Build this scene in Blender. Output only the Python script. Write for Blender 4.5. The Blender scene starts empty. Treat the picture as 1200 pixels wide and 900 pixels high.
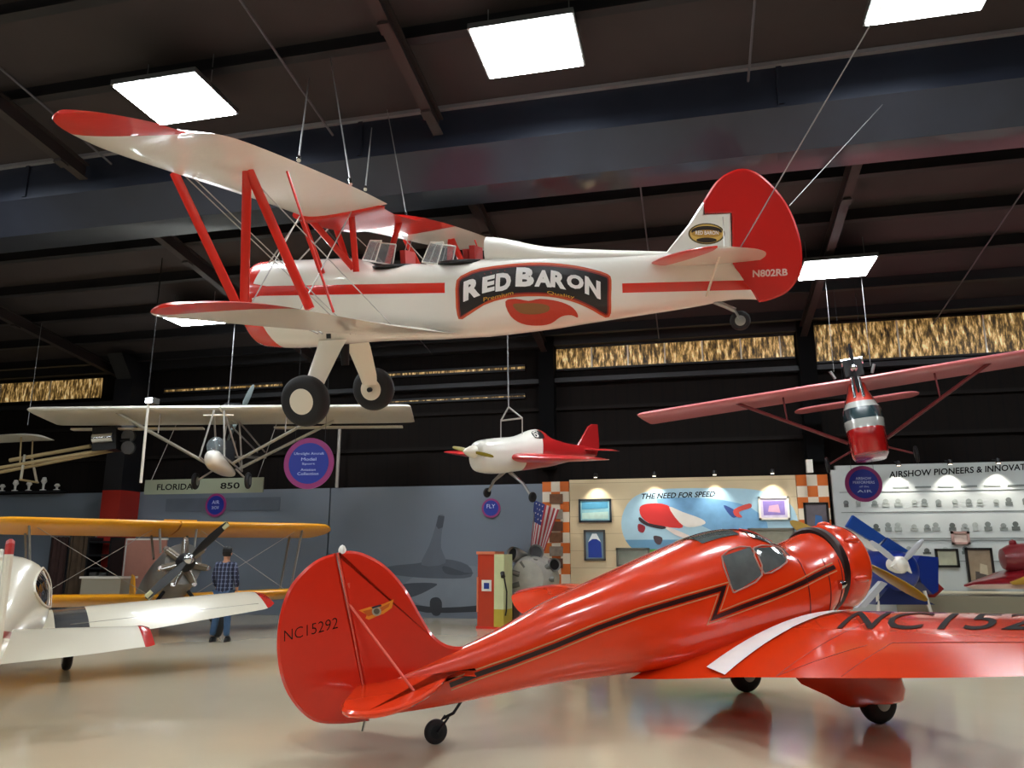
import bpy, bmesh, math, random
from mathutils import Vector as V, Matrix
random.seed(4)
PI = math.pi
S = bpy.context.scene
COL = S.collection
# ------------------------------------------------------------------ camera model (1200x900)
FPX, PITCH, YAW, EYE = 900.0, math.radians(12.5), math.radians(13.0), V((0, 0, 1.6))
def ray(px, py):
    xc = (px - 600) / FPX; yc = -(py - 450) / FPX
    f = math.cos(PITCH) - math.sin(PITCH) * yc; u = math.sin(PITCH) + math.cos(PITCH) * yc
    c, s = math.cos(YAW), math.sin(YAW)
    return V((xc * c - f * s, xc * s + f * c, u))
def onv(px, py, v): r = ray(px, py); return EYE + r * (v / r.y)
def ond(px, py, d): return EYE + ray(px, py) * d
def onfloor(px, py): r = ray(px, py); return EYE + r * (-EYE.z / r.z)
def pose(loc, yaw, pitch=0, roll=0):
    """x forward, y left, z up; +pitch nose up, +roll left side up (radians)"""
    cy, sy, cp, sp, cr, sr = math.cos(yaw), math.sin(yaw), math.cos(pitch), math.sin(pitch), math.cos(roll), math.sin(roll)
    Rz = Matrix(((cy, -sy, 0), (sy, cy, 0), (0, 0, 1))); Ry = Matrix(((cp, 0, -sp), (0, 1, 0), (sp, 0, cp))); Rx = Matrix(((1, 0, 0), (0, cr, -sr), (0, sr, cr)))
    return Matrix.Translation(loc) @ (Rz @ Ry @ Rx).to_4x4()
def trace(M, px, py, axis, val):
    """point, in the frame M, where the sight line of a photo point meets the plane axis = val"""
    R = M.to_3x3().transposed(); o = R @ (EYE - M.translation); d = R @ ray(px, py)
    return o + d * ((val - o[axis]) / d[axis])
# ------------------------------------------------------------------ materials
def lin(c):
    if isinstance(c, str): c = tuple(int(c[i:i+2], 16) / 255 for i in (0, 2, 4))
    return tuple((x / 12.92 if x <= .04045 else ((x + .055) / 1.055) ** 2.4) for x in c) + (1,)
class Ex:
    def __init__(s, nt, k): s.nt, s.k = nt, k
    def _m(s, op, o, rev=False):
        n = s.nt.nodes.new('ShaderNodeMath'); n.operation = op
        a, b = (o, s) if rev else (s, o)
        for i, q in enumerate((a, b)):
            if q is None: continue
            if isinstance(q, Ex): s.nt.links.new(q.k, n.inputs[i])
            else: n.inputs[i].default_value = q
        return Ex(s.nt, n.outputs[0])
    def __add__(s, o): return s._m('ADD', o)
    def __sub__(s, o): return s._m('SUBTRACT', o)
    def __rsub__(s, o): return s._m('SUBTRACT', o, True)
    def __mul__(s, o): return s._m('MULTIPLY', o)
    __radd__ = __add__; __rmul__ = __mul__
    def __gt__(s, o): return s._m('GREATER_THAN', o)
    def __lt__(s, o): return s._m('LESS_THAN', o)
    def __and__(s, o): return s._m('MULTIPLY', o)
    def __or__(s, o): return s._m('MAXIMUM', o)
    def abs(s): return s._m('ABSOLUTE', None)
    def mod(s, o): return s._m('FLOORED_MODULO', o)
    def sin(s): return s._m('SINE', None)
MATS = {}
def mat(name, color, rough=.5, metal=0, coat=0, paint=(), noise=0, nscale=6, emis=None, estr=0, alpha=1, bump=0, bscale=8, spec=.5, trans=0):
    if name in MATS: return MATS[name]
    m = bpy.data.materials.new(name); m.use_nodes = True; nt = m.node_tree; b = nt.nodes['Principled BSDF']
    tc = nt.nodes.new('ShaderNodeTexCoord'); sx = nt.nodes.new('ShaderNodeSeparateXYZ'); nt.links.new(tc.outputs['Object'], sx.inputs[0])
    X, Y, Z = (Ex(nt, sx.outputs[i]) for i in range(3))
    rgb = nt.nodes.new('ShaderNodeRGB'); rgb.outputs[0].default_value = lin(color); out = rgb.outputs[0]
    for fn, c in paint:
        k = fn(X, Y, Z); mx = nt.nodes.new('ShaderNodeMix'); mx.data_type = 'RGBA'
        nt.links.new(k.k, mx.inputs[0]); nt.links.new(out, mx.inputs[6]); mx.inputs[7].default_value = lin(c); out = mx.outputs[2]
    if noise:
        nz = nt.nodes.new('ShaderNodeTexNoise'); nz.inputs['Scale'].default_value = nscale; nz.inputs['Detail'].default_value = 5
        nt.links.new(tc.outputs['Object'], nz.inputs['Vector'])
        k = Ex(nt, nz.outputs[0]) * (2 * noise) + (1 - noise)
        mx = nt.nodes.new('ShaderNodeVectorMath'); mx.operation = 'SCALE'; nt.links.new(out, mx.inputs[0]); nt.links.new(k.k, mx.inputs['Scale']); out = mx.outputs[0]
    if bump:
        nz = nt.nodes.new('ShaderNodeTexNoise'); nz.inputs['Scale'].default_value = bscale; nz.inputs['Detail'].default_value = 3
        nt.links.new(tc.outputs['Object'], nz.inputs['Vector'])
        bp = nt.nodes.new('ShaderNodeBump'); bp.inputs['Strength'].default_value = bump; bp.inputs['Distance'].default_value = .02
        nt.links.new(nz.outputs[0], bp.inputs['Height']); nt.links.new(bp.outputs[0], b.inputs['Normal'])
    nt.links.new(out, b.inputs['Base Color'])
    b.inputs['Roughness'].default_value = rough; b.inputs['Metallic'].default_value = metal; b.inputs['Coat Weight'].default_value = coat
    b.inputs['Coat Roughness'].default_value = .06; b.inputs['Specular IOR Level'].default_value = spec; b.inputs['Alpha'].default_value = alpha
    b.inputs['Transmission Weight'].default_value = trans
    if emis: b.inputs['Emission Color'].default_value = lin(emis); b.inputs['Emission Strength'].default_value = estr
    MATS[name] = m; return m
RED = 'd42a1c'
M_white = mat('white_paint', 'e8e4da', .28, coat=.5)
M_red = mat('red_paint', RED, .3, coat=.5)
M_cream = mat('cream_paint', 'e6dfcd', .35, coat=.3)
M_tire = mat('tire_rubber', '17171a', .7, noise=.1)
M_hub = mat('wheel_hub_grey', 'b9b6ac', .4)
M_steel = mat('steel_cable', '8c8c8c', .4, metal=.6)
M_wire = mat('wire_grey', 'a8a39c', .45, metal=.3)
M_dark = mat('dark_metal', '1b1c20', .45, metal=.5)
M_chrome = mat('polished_metal', 'c9cacb', .18, metal=1)
M_alu = mat('dull_aluminium', '9b9c9a', .35, metal=.9, noise=.12)
M_black = mat('black_paint', '0c0c0e', .4)
M_glass = mat('clear_acrylic', 'b8c0c2', .06, alpha=.28)
M_dglass = mat('tinted_window_glass', '5d6463', .06, noise=.6, nscale=4, coat=1)
M_orange = mat('bright_red_orange_paint', 'e03a10', .26, coat=.6, bump=.02, bscale=4)
M_yellow = mat('yellow_fabric_paint', 'e09a06', .4, coat=.3)
M_blue = mat('blue_paint', '12388c', .35, coat=.4)
M_navy = mat('navy_glossy_steel', '262b38', .34, metal=.3, noise=.35, nscale=1.3, coat=.3, bump=.15, bscale=2)
M_purlin = mat('dark_purlin_steel', '141318', .6)
M_rafter = mat('brown_rafter_steel', '2a2120', .55)
M_text_black = mat('black_lettering', '0a0808', .75, spec=.2)
M_text_white = mat('white_lettering', 'f2f0ee', .45)
M_gold = mat('gold_lettering', 'd9a63a', .4)
# ------------------------------------------------------------------ mesh builder
class MB:
    def __init__(s): s.v = []; s.f = []; s.mi = []; s.cur = 0
    def add(s, vs, fs):
        o = len(s.v); s.v += [V(p) for p in vs]; s.f += [tuple(i + o for i in f) for f in fs]; s.mi += [s.cur] * len(fs); return s
    def mat(s, i): s.cur = i; return s
    def box(s, a, b):
        a, b = V(a), V(b); x0, x1, y0, y1, z0, z1 = min(a.x, b.x), max(a.x, b.x), min(a.y, b.y), max(a.y, b.y), min(a.z, b.z), max(a.z, b.z)
        return s.add([(x0,y0,z0),(x1,y0,z0),(x1,y1,z0),(x0,y1,z0),(x0,y0,z1),(x1,y0,z1),(x1,y1,z1),(x0,y1,z1)],
                     [(0,3,2,1),(4,5,6,7),(0,1,5,4),(1,2,6,5),(2,3,7,6),(3,0,4,7)])
    def loft(s, rings, cap=True, close=True):
        n = len(rings[0]); vs = [p for r in rings for p in r]; fs = []
        for i in range(len(rings) - 1):
            for j in range(n if close else n - 1):
                k = (j + 1) % n; fs.append((i*n+j, i*n+k, (i+1)*n+k, (i+1)*n+j))
        if cap: fs += [tuple(range(n)), tuple((len(rings)-1)*n + j for j in range(n))]
        return s.add(vs, fs)
    def tube(s, p0, p1, r0, r1=None, n=12, flat=1, up=None):
        p0, p1 = V(p0), V(p1); r1 = r0 if r1 is None else r1; d = (p1 - p0).normalized()
        a = up and V(up) or (V((0, 0, 1)) if abs(d.z) < .9 else V((1, 0, 0))); a = (a - d * a.dot(d)).normalized(); b = d.cross(a)
        return s.loft([[p + (a * math.cos(t) * flat + b * math.sin(t)) * r for t in (2*PI*i/n for i in range(n))] for p, r in ((p0, r0), (p1, r1))])
    def path(s, pts, r, n=8):
        pts = [V(p) for p in pts]; rings = []; a = None
        for i, p in enumerate(pts):
            d = (pts[min(i+1, len(pts)-1)] - pts[max(i-1, 0)]).normalized()
            a = (V((0,0,1)) if abs(d.z) < .9 else V((1,0,0))) if a is None else a
            a = (a - d * a.dot(d)).normalized(); b = d.cross(a); rr = r[i] if isinstance(r, (list, tuple)) else r
            rings.append([p + (a * math.cos(2*PI*j/n) + b * math.sin(2*PI*j/n)) * rr for j in range(n)])
        return s.loft(rings)
    def lathe(s, prof, c=(0,0,0), axis=(1,0,0), n=28):
        """prof: (distance along axis, radius)"""
        c, d = V(c), V(axis).normalized(); a = V((0,0,1)) if abs(d.z) < .9 else V((1,0,0)); a = (a - d*a.dot(d)).normalized(); b = d.cross(a)
        return s.loft([[c + d*h + (a*math.cos(2*PI*j/n) + b*math.sin(2*PI*j/n))*max(r, 1e-4) for j in range(n)] for h, r in prof])
    def plate(s, outline, fn, t, inset=.0):
        """outline: 2D points; fn(a, b, c) -> point; t thickness along c"""
        n = len(outline); pts = [V((p[0], p[1], 0)) for p in outline]
        area = sum(pts[i].x*pts[(i+1)%n].y - pts[(i+1)%n].x*pts[i].y for i in range(n)); sg = 1 if area > 0 else -1
        ins = []
        for i in range(n):
            e = (pts[(i+1)%n] - pts[i-1]).normalized(); ins.append(pts[i] + V((-e.y, e.x, 0)) * sg * inset)
        if inset: rings = [[fn(p.x, p.y, -t/2) for p in ins], [fn(p.x, p.y, -t*.18) for p in pts], [fn(p.x, p.y, t*.18) for p in pts], [fn(p.x, p.y, t/2) for p in ins]]
        else: rings = [[fn(p.x, p.y, c) for p in pts] for c in (-t/2, t/2)]
        return s.loft(rings)
    def build(s, name, m, parent=None, smooth=35, fix=True):
        me = bpy.data.meshes.new(name); me.from_pydata([tuple(p) for p in s.v], [], s.f)
        for mm in (m if isinstance(m, (list, tuple)) else [m]): me.materials.append(mm)
        for p, i in zip(me.polygons, s.mi): p.material_index = i
        if fix:
            b = bmesh.new(); b.from_mesh(me); bmesh.ops.recalc_face_normals(b, faces=b.faces); b.to_mesh(me); b.free()
        if smooth: me.shade_smooth(); me.set_sharp_from_angle(angle=math.radians(smooth))
        o = bpy.data.objects.new(name, me); COL.objects.link(o)
        if parent: o.parent = parent
        return o
def tag(o, label=None, cat=None, group=None, kind=None):
    for k, x in (('label', label), ('category', cat), ('group', group), ('kind', kind)):
        if x: o[k] = x
    return o
def thing(name, label, cat, M=None, group=None):
    o = bpy.data.objects.new(name, None); COL.objects.link(o); o.empty_display_size = .2
    if M is not None: o.matrix_world = M if isinstance(M, Matrix) else Matrix.Translation(M)
    return tag(o, label, cat, group)
def struct(o): o['kind'] = 'structure'; return o
def cr(pts, m=5, closed=False):
    """Catmull-Rom through tuples"""
    n = len(pts); out = []
    for i in range(n if closed else n - 1):
        P = [pts[(i+k) % n] if closed else pts[min(max(i+k, 0), n-1)] for k in (-1, 0, 1, 2)]
        for j in range(m):
            t = j / m; out.append(tuple(.5*((2*b) + (-a+c)*t + (2*a-5*b+4*c-d)*t*t + (-a+3*b-3*c+d)*t**3) for a, b, c, d in zip(*P)))
    if not closed: out.append(tuple(pts[-1]))
    return out
def interp(tab, x):
    """tab rows sorted ascending by [0]; linear"""
    if x <= tab[0][0]: return tab[0]
    for a, b in zip(tab, tab[1:]):
        if x <= b[0]:
            t = (x - a[0]) / (b[0] - a[0] + 1e-9); return tuple(p + (q - p) * t for p, q in zip(a, b))
    return tab[-1]
def sgp(c, e): return math.copysign(abs(c) ** e, c)
class Fus:
    """fuselage lofted from rows (x, z top, z bottom, half width, exponent)"""
    def __init__(s, rows, m=4): s.t = sorted(cr(rows, m)); 
    def rings(s, n=36):
        R = []
        for x, zt, zb, hw, e in s.t:
            zm, h = (zt+zb)/2, (zt-zb)/2
            R.append([V((x, hw*sgp(math.cos(2*PI*j/n), 2/e), zm + h*sgp(math.sin(2*PI*j/n), 2/e))) for j in range(n)])
        return R
    def y(s, x, z):
        _, zt, zb, hw, e = interp(s.t, x); zm, h = (zt+zb)/2, (zt-zb)/2; q = min(abs((z-zm)/h), .98)
        return hw * (1 - q**e) ** (1/e)
PROF = [0, .01, .03, .07, .14, .22, .32, .45, .6, .75, .88, 1]
def yt(s): return 5*(.2969*math.sqrt(s) - .126*s - .3516*s*s + .2843*s**3 - .1036*s**4)
def foil_ring(le, te, t, nrm, cam=0):
    le, te, nrm = V(le), V(te), V(nrm)
    up = [le + (te-le)*q + nrm*(yt(q)*t + cam*4*q*(1-q)) for q in PROF]; dn = [le + (te-le)*q + nrm*(-yt(q)*t + cam*4*q*(1-q)) for q in PROF[1:-1]]
    return up + dn[::-1]
class Wing:
    """rows (span, LE x, LE z, TE x, TE z, thickness, camber); side +1 left, -1 right"""
    def __init__(s, rows, m=4): s.t = cr(rows, m)
    def mesh(s, side, mb=None):
        mb = mb or MB(); return mb.loft([foil_ring((lx, side*y, lz), (tx, side*y, tz), t, (0,0,1), c) for y, lx, lz, tx, tz, t, c in s.t])
    def z(s, x, y, top=True):
        _, lx, lz, tx, tz, t, c = interp(s.t, abs(y)); q = min(max((x-lx)/(tx-lx), 0), 1)
        return lz + (tz-lz)*q + (yt(q)*t if top else -yt(q)*t) + c*4*q*(1-q)
def wheel(parent, c, r, w, hub=M_hub, axis=(0,1,0), hr=.5, name='wheel'):
    """tyre with a hub as its sub-part"""
    pr = [(-w*.5, r*hr), (-w*.5, r*.72), (-w*.4, r*.9), (-w*.2, r*.985), (0, r), (w*.2, r*.985), (w*.4, r*.9), (w*.5, r*.72), (w*.5, r*hr)]
    o = MB().lathe(pr, c, axis, 40).build(name, M_tire, parent, 40)
    MB().lathe([(-w*.56, .01), (-w*.56, r*hr*.3), (-w*.53, r*hr*.9), (-w*.5, r*hr*1.04), (w*.5, r*hr*1.04), (w*.53, r*hr*.9), (w*.56, r*hr*.3), (w*.56, .01)], c, axis, 32).build('hub', hub, o, 30)
    return o
def text_mesh(txt, fat=0., shear=0):
    cu = bpy.data.curves.new('t', 'FONT'); cu.body = txt; cu.size = 1; cu.offset = fat; cu.shear = shear; cu.resolution_u = 3
    o = bpy.data.objects.new('t', cu); COL.objects.link(o); dg = bpy.context.evaluated_depsgraph_get(); dg.update()
    me = bpy.data.meshes.new_from_object(o.evaluated_get(dg)); vs = [v.co.copy() for v in me.vertices]; fs = [tuple(p.vertices) for p in me.polygons]
    bpy.data.objects.remove(o); bpy.data.curves.remove(cu); bpy.data.meshes.remove(me)
    x0, x1 = min(v.x for v in vs), max(v.x for v in vs); y0, y1 = min(v.y for v in vs), max(v.y for v in vs)
    return [((v.x-x0)/(x1-x0), (v.y-y0)/(y1-y0)) for v in vs], fs, (x1-x0)/(y1-y0)
def lettering(txt, fn, m, parent=None, name='lettering', fat=0., shear=0, mb=None, seg=None, smooth=0):
    """fn(a, b), a and b 0..1 over the text's box -> point"""
    own = mb is None; mb = mb or MB(); vs, fs, asp = text_mesh(txt, fat, shear)
    b = bmesh.new(); bv = [b.verts.new((x*asp, y, 0)) for x, y in vs]
    for f in fs:
        try: b.faces.new([bv[i] for i in f])
        except ValueError: pass
    if seg:
        bmesh.ops.triangulate(b, faces=b.faces)
        for _ in range(4):
            es = [e for e in b.edges if e.calc_length() > seg]
            if not es: break
            bmesh.ops.subdivide_edges(b, edges=es, cuts=1); bmesh.ops.triangulate(b, faces=b.faces)
    b.verts.index_update(); mb.add([fn(v.co.x/asp, v.co.y) for v in b.verts], [tuple(v.index for v in f.verts) for f in b.faces]); b.free()
    return mb.build(name, m, parent, smooth, fix=False) if own else mb
def surf_poly(outline, fn, seg, mb=None):
    """filled 2D outline, subdivided and wrapped by fn(a, b) -> point"""
    mb = mb or MB(); b = bmesh.new(); b.faces.new([b.verts.new((x, y, 0)) for x, y in outline]); bmesh.ops.triangulate(b, faces=b.faces)
    for _ in range(5):
        es = [e for e in b.edges if e.calc_length() > seg]
        if not es: break
        bmesh.ops.subdivide_edges(b, edges=es, cuts=1); bmesh.ops.triangulate(b, faces=b.faces)
    b.verts.index_update(); mb.add([fn(v.co.x, v.co.y) for v in b.verts], [tuple(v.index for v in f.verts) for f in b.faces]); b.free(); return mb
def ribbon(path, w):
    """outline of a mitred ribbon along 2D path"""
    P = [V((p[0], p[1])) for p in path]; L, R = [], []
    for i, p in enumerate(P):
        a = (P[i]-P[i-1]).normalized() if i else (P[1]-P[0]).normalized(); b = (P[i+1]-P[i]).normalized() if i < len(P)-1 else a
        na, nb = V((-a.y, a.x)), V((-b.y, b.x)); m = (na+nb).normalized(); k = min(1/max(m.dot(na), .35), 2.2)
        L.append(p + m*w*k/2); R.append(p - m*w*k/2)
    return L, R
def ribbon_mesh(path, w, fn, mb=None, seg=.08):
    mb = mb or MB(); P = []
    for a, b in zip(path, path[1:]):
        n = max(1, int((V(b[:2])-V(a[:2])).length / seg)); P.append((a, b, n))
    L, R = ribbon(path, w)
    for i, (a, b, n) in enumerate(P):
        vs = []; 
        for j in range(n+1):
            t = j/n; l = L[i].lerp(L[i+1], t); r = R[i].lerp(R[i+1], t); vs += [fn(l.x, l.y), fn(r.x, r.y)]
        mb.add(vs, [(2*j, 2*j+1, 2*j+3, 2*j+2) for j in range(n)])
    return mb
def side_sheet(fn): return lambda a, b: fn(a, b)
# ------------------------------------------------------------------ camera, world, view
cam = bpy.data.cameras.new('camera'); co = bpy.data.objects.new('camera', cam); COL.objects.link(co)
cam.sensor_width = 36; cam.lens = 27; cam.clip_end = 200; co.location = EYE; co.rotation_euler = (PI/2 + PITCH, 0, YAW); S.camera = co
S.view_settings.view_transform = 'Standard'; S.view_settings.look = 'None'; S.view_settings.gamma = 1; S.view_settings.exposure = 0
try: S.view_settings.use_curve_mapping = False
except Exception: pass
w = bpy.data.worlds.new('world'); S.world = w; w.use_nodes = True; w.node_tree.nodes['Background'].inputs[0].default_value = (.5, .6, .75, 1); w.node_tree.nodes['Background'].inputs[1].default_value = .02
# ------------------------------------------------------------------ the hangar
U0, U1, V0, V1 = -27.0, 15.0, -13.0, 19.75
RIDGE = 3.0
def roof(v): return 7.3 + .136 * (V1 - v) if v > RIDGE else 7.3 + .136*(V1-RIDGE) - .136*(RIDGE - v)
M_floor = mat('polished_concrete_floor', 'cfc1a6', .14, noise=.05, nscale=1.2, coat=.25, bump=.015, bscale=1.5)
M_ceil = mat('dark_brown_roof_deck', '332c2d', .8, noise=.22, nscale=1.4)
M_wall = mat('dark_brown_wall_sheet', '110c0a', .85, spec=.15, paint=[(lambda X, Y, Z: (X.mod(.3) < .05), '0b0909')])
struct(MB().box((U0, V0, -.2), (U1, V1 + .3, 0)).build('floor', M_floor, smooth=0))
cm = MB(); sec = [(v, z) for v, z in ((V0, roof(V0)), (RIDGE, roof(RIDGE)), (V1 + .3, roof(V1 + .3)))]
cm.loft([[(u, v, z) for v, z in sec] + [(u, v, z + .15) for v, z in sec[::-1]] for u in (U0, U1)]); struct(cm.build('ceiling', M_ceil, smooth=0))
struct(MB().box((U0, V1, 0), (U1, V1 + .25, 7.5)).build('wall_back', M_wall, smooth=0))
struct(MB().box((U0, V0 - .25, 0), (U1, V0, 7.5)).build('wall_front', M_wall, smooth=0))
for nm, u in (('wall_left', U0 - .25), ('wall_right', U1)):
    m = MB(); pr = [(V0, 0), (V1, 0), (V1, 7.3), (RIDGE, roof(RIDGE)), (V0, roof(V0))]
    struct(m.loft([[(q, v, z) for v, z in pr] for q in (u, u + .25)]).build(nm, M_wall, smooth=0))
n_trim = [0]
def trim(mb, m, smooth=0): n_trim[0] += 1; return struct(mb.build('trim_%d' % n_trim[0], m, smooth=smooth))
# roof girder: dark navy box girder with lower plate sloped to mirror floor light
pr = [(10.5, 8.52), (10.5, 7.86), (10.86, 7.34), (11.5, 7.34), (11.5, 8.52)]
g = trim(MB().loft([[(u, v, z) for v, z in pr] for u in (U0, U1)]), M_navy)
trim(MB().box((U0, 10.42, 8.5), (U1, 10.5, 8.56)), mat('grey_flange', '77757a', .5))
for k in range(7): trim(MB().box((-24.5 + 6.5*k, 10.47, 7.9), (-24.42 + 6.5*k, 10.5, 8.5)), M_navy)
# purlins
v = V1 - .75
while v > -6:
    if not 10.2 < v < 11.7:
        z = roof(v); m = MB().box((U0, v - .035, z - .24), (U1, v + .035, z)); m.box((U0, v - .12, z - .25), (U1, v + .035, z - .22)); trim(m, M_purlin)
    v -= 1.45
# rafters running front to back and the columns below them
def rafter(u):
    m = MB()
    for a, b in ((10.42, RIDGE), (11.5, V1)):
        if b < 10 and u in (2.9, -16.7): continue
        d = .26
        m.loft([[(u + x, q, roof(q) - .24 - zz) for x, zz in ((-.012, 0), (.012, 0), (.012, d), (-.012, d))] for q in (a, b)])
        for zz in (0, d): m.loft([[(u + x, q, roof(q) - .24 - zz - y) for x, y in ((-.08, 0), (.08, 0), (.08, .025), (-.08, .025))] for q in (a, b)])
    trim(m, M_rafter)
    m = MB()                                                # small bolt plates on the lower flange
    for q in ((9.9, 8.2, 6.9, 13.4, 15.6) if u not in (2.9, -16.7) else (13.4, 15.6)): m.loft([[(u + x, q + y, roof(q + y) - .24 - .285) for x, y in ((-.06, -.09), (.06, -.09), (.06, .09), (-.06, .09))], [(u + x, q + y, roof(q + y) - .24 - .33) for x, y in ((-.08, -.09), (.08, -.09), (.08, .09), (-.08, .09))]])
    trim(m, M_rafter)
for u in (-23.2, -16.7, -10.15, -3.6, 2.9, 9.4): rafter(u)
M_col = mat('black_red_column_paint', '0d0c10', .5, paint=[(lambda X, Y, Z: Z < 3.37, '8e1d12')])
def column(u, v0, v1, hw):
    m = MB(); m.box((u - hw, v0, 0), (u + hw, v1, 6.6)); m.loft([[(u - .25, v0 - .5, 7.25), (u + .25, v0 - .5, 7.25), (u + .25, v1, 7.25), (u - .25, v1, 7.25)], [(u - .25, v0, 6.6), (u + .25, v0, 6.6), (u + .25, v1, 6.6), (u - .25, v1, 6.6)]])
    trim(m, M_col)
column(-15.95, 18.75, 19.55, .3)
M_col = M_black
for u in (-3.55, 2.95, 9.4): column(u, 19.35, 19.74, .2) if False else trim(MB().box((u - .2, 19.35, 3.75), (u + .2, 19.74, 7.25)), mat('matt_black_steel', '070708', .9, spec=.1))
# wall girts, slightly lighter than the sheet
for z in (4.35, 5.3): trim(MB().box((U0, 19.66, z), (U1, 19.74, z + .09)), mat('girt_brown', '140f0d', .8, spec=.2))
trim(MB().box((U0, 19.5, 6.02), (U1, 19.74, 6.14)), M_purlin); trim(MB().box((U0, 19.45, 7.02), (2.9, 19.74, 7.3)), M_purlin)
# translucent clerestory windows: yellowed ribbed panels with daylight behind
def window_mat():
    m = bpy.data.materials.new('daylit_ribbed_panel'); m.use_nodes = True; nt = m.node_tree; b = nt.nodes['Principled BSDF']
    tc = nt.nodes.new('ShaderNodeTexCoord'); mp = nt.nodes.new('ShaderNodeMapping'); mp.inputs['Scale'].default_value = (9, 9, 2.2); nz = nt.nodes.new('ShaderNodeTexNoise')
    nz.inputs['Scale'].default_value = 1.6; nz.inputs['Detail'].default_value = 6; nz.inputs['Roughness'].default_value = .65
    cr_ = nt.nodes.new('ShaderNodeValToRGB'); e = cr_.color_ramp.elements
    e[0].position = .36; e[0].color = lin('1c140b'); e[1].position = .70; e[1].color = lin('f4dfae')
    a = e.new(.47); a.color = lin('5c4624'); a = e.new(.56); a.color = lin('b08c52')
    nt.links.new(tc.outputs['Object'], mp.inputs[0]); nt.links.new(mp.outputs[0], nz.inputs[0]); nt.links.new(nz.outputs[0], cr_.inputs[0])
    nt.links.new(cr_.outputs[0], b.inputs['Emission Color']); nt.links.new(cr_.outputs[0], b.inputs['Base Color']); b.inputs['Emission Strength'].default_value = .75; return m
M_win = window_mat(); n_win = [0]
def window(u0, u1, z0, z1, step=.95):
    n_win[0] += 1; o = struct(MB().box((u0, 19.70, z0), (u1, 19.74, z1)).build('window_%d' % n_win[0], M_win, smooth=0))
    f = MB(); f.box((u0, 19.66, z0 - .05), (u1, 19.72, z0)); f.box((u0, 19.66, z1), (u1, 19.72, z1 + .05)); f.build('window_frame', M_purlin, o, 0)
    q = u0 + step
    while q < u1 - .1: MB().box((q - .018, 19.67, z0), (q + .018, 19.70, z1)).build('mullion', M_cream, o, 0); q += step
    return o
window(U0, -17.55, 6.30, 6.92, 1.9)
window(onv(652, 420, 19.7).x, onv(931, 410, 19.7).x, 6.42, 6.97)
window(onv(957, 420, 19.7).x, 14.5, 6.26, 7.2, 1.9)
for a, b, z, h in ((-15.3, -11.4, 6.36, .07), (-8.9, -4.2, 6.48, .07), (-9.0, -4.2, 5.72, .035), (-14.2, -12.4, 5.62, .03)): window(a, b, z, z + h, 99)  # thin glowing strips stand for daylight leaking through gaps
# a lamp pipe and conduit under the roof
trim(MB().tube((U0, 6.3, 8.62), (4, 6.3, 8.62), .045), mat('grey_pipe', '55535a', .5), 40)
trim(MB().tube((U0, 6.0, 8.75), (4, 6.0, 8.75), .03), mat('grey_pipe', '55535a', .5), 40)
for k, u in enumerate((-9.6, -5.4, 1.1, 5.2)): trim(MB().tube((u, RIDGE, roof(RIDGE) - .3), (u, 10.4, roof(10.4) - .3), .018), mat('grey_pipe', '55535a', .5), 40)
for u in (-6.8, -.6, 5.9): trim(MB().tube((u, 11.6, roof(11.6) - .3), (u, 19.6, roof(19.6) - .3), .015), mat('grey_pipe', '55535a', .5), 40)
# ------------------------------------------------------------------ ceiling lights
M_panel = mat('led_diffuser', 'ffffff', .5, emis=(.96, .985, 1), estr=42)
def light(u, v, z, label, w=1.3, d=1.02):
    t = thing('ceiling_light', label, 'light', (u, v, z), 'square panel lights hung under the hangar roof')
    MB().box((-w/2-.03, -d/2-.03, .02), (w/2+.03, d/2+.03, .1)).build('housing', M_alu, t, 0)
    MB().box((-w/2, -d/2, 0), (w/2, d/2, .02)).build('diffuser', M_panel, t, 0)
    for x in (-w/2+.1, w/2-.1): MB().tube((x, 0, .1), (x, 0, roof(v) - z), .008, n=6).build('hanger_rod', M_steel, t)
    return t
LB = {-7.08: 'bright square ceiling light above the red upper wingtip of the hanging biplane', -1.8: 'bright square ceiling light at top centre, in front of the navy girder', 3.09: 'bright ceiling light cut by the top right edge of the photo'}
for u in (-17.0, -12.1, -7.08, -1.8, 3.09, 8.1):
    light(u, 8.75, 8.1, LB.get(u, 'square ceiling light in the front row, outside the photo'))
LB = {-11.6: 'ceiling light showing just under the red lower left wingtip of the hanging biplane', 3.08: 'bright ceiling light beyond the red rudder of the hanging biplane', -6.7: 'ceiling light hidden behind the white fuselage of the biplane, nearer its nose', -1.8: 'ceiling light hidden behind the white fuselage of the biplane, nearer its tail'}
for u in (-11.6, -6.7, -1.8, 3.08, 8.0): light(u, 15.7, 7.2, LB.get(u, 'square ceiling light in the far row, outside the photo'))
for v, z in ((1.7, 8.5), (-5.3, 7.6)):
    for u in (-17, -12.1, -7.1, -1.8, 3.1, 8.1): light(u, v, z, 'square ceiling light behind the camera')
# ------------------------------------------------------------------ the white and red biplane hanging overhead
BP = pose((-5.595, 9.0, 4.85), 3.107, .036, -.28)
bt = thing('hanging_biplane', 'large white and red biplane hanging on cables, lettered RED BARON on its side', 'biplane', BP)
def bpx(px, py, ax=1, v=0): return trace(BP, px, py, ax, v)
M_bfus = mat('biplane_fuselage_paint', 'eae6dc', .26, coat=.6, paint=[
    (lambda X, Y, Z: (((Z + X*-.035) < .30) & ((Z + X*-.035) > .175) & (X > -2.82)), RED),
    (lambda X, Y, Z: (((Z + X*-.02) < .185) & ((Z + X*-.02) > .075) & (X < -4.95)), RED),
    (lambda X, Y, Z: (X + (Z - .22).abs()*.3 > -.17) | ((X > -.62) & (((Z - .235).abs() + (X + .02)*-.22) < .135)) , RED),
    (lambda X, Y, Z: ((X > -.42) & ((Z - X*-.0) < -.2) & ((X*1.0 + Z*-.6) > .02)), RED)])
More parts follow.
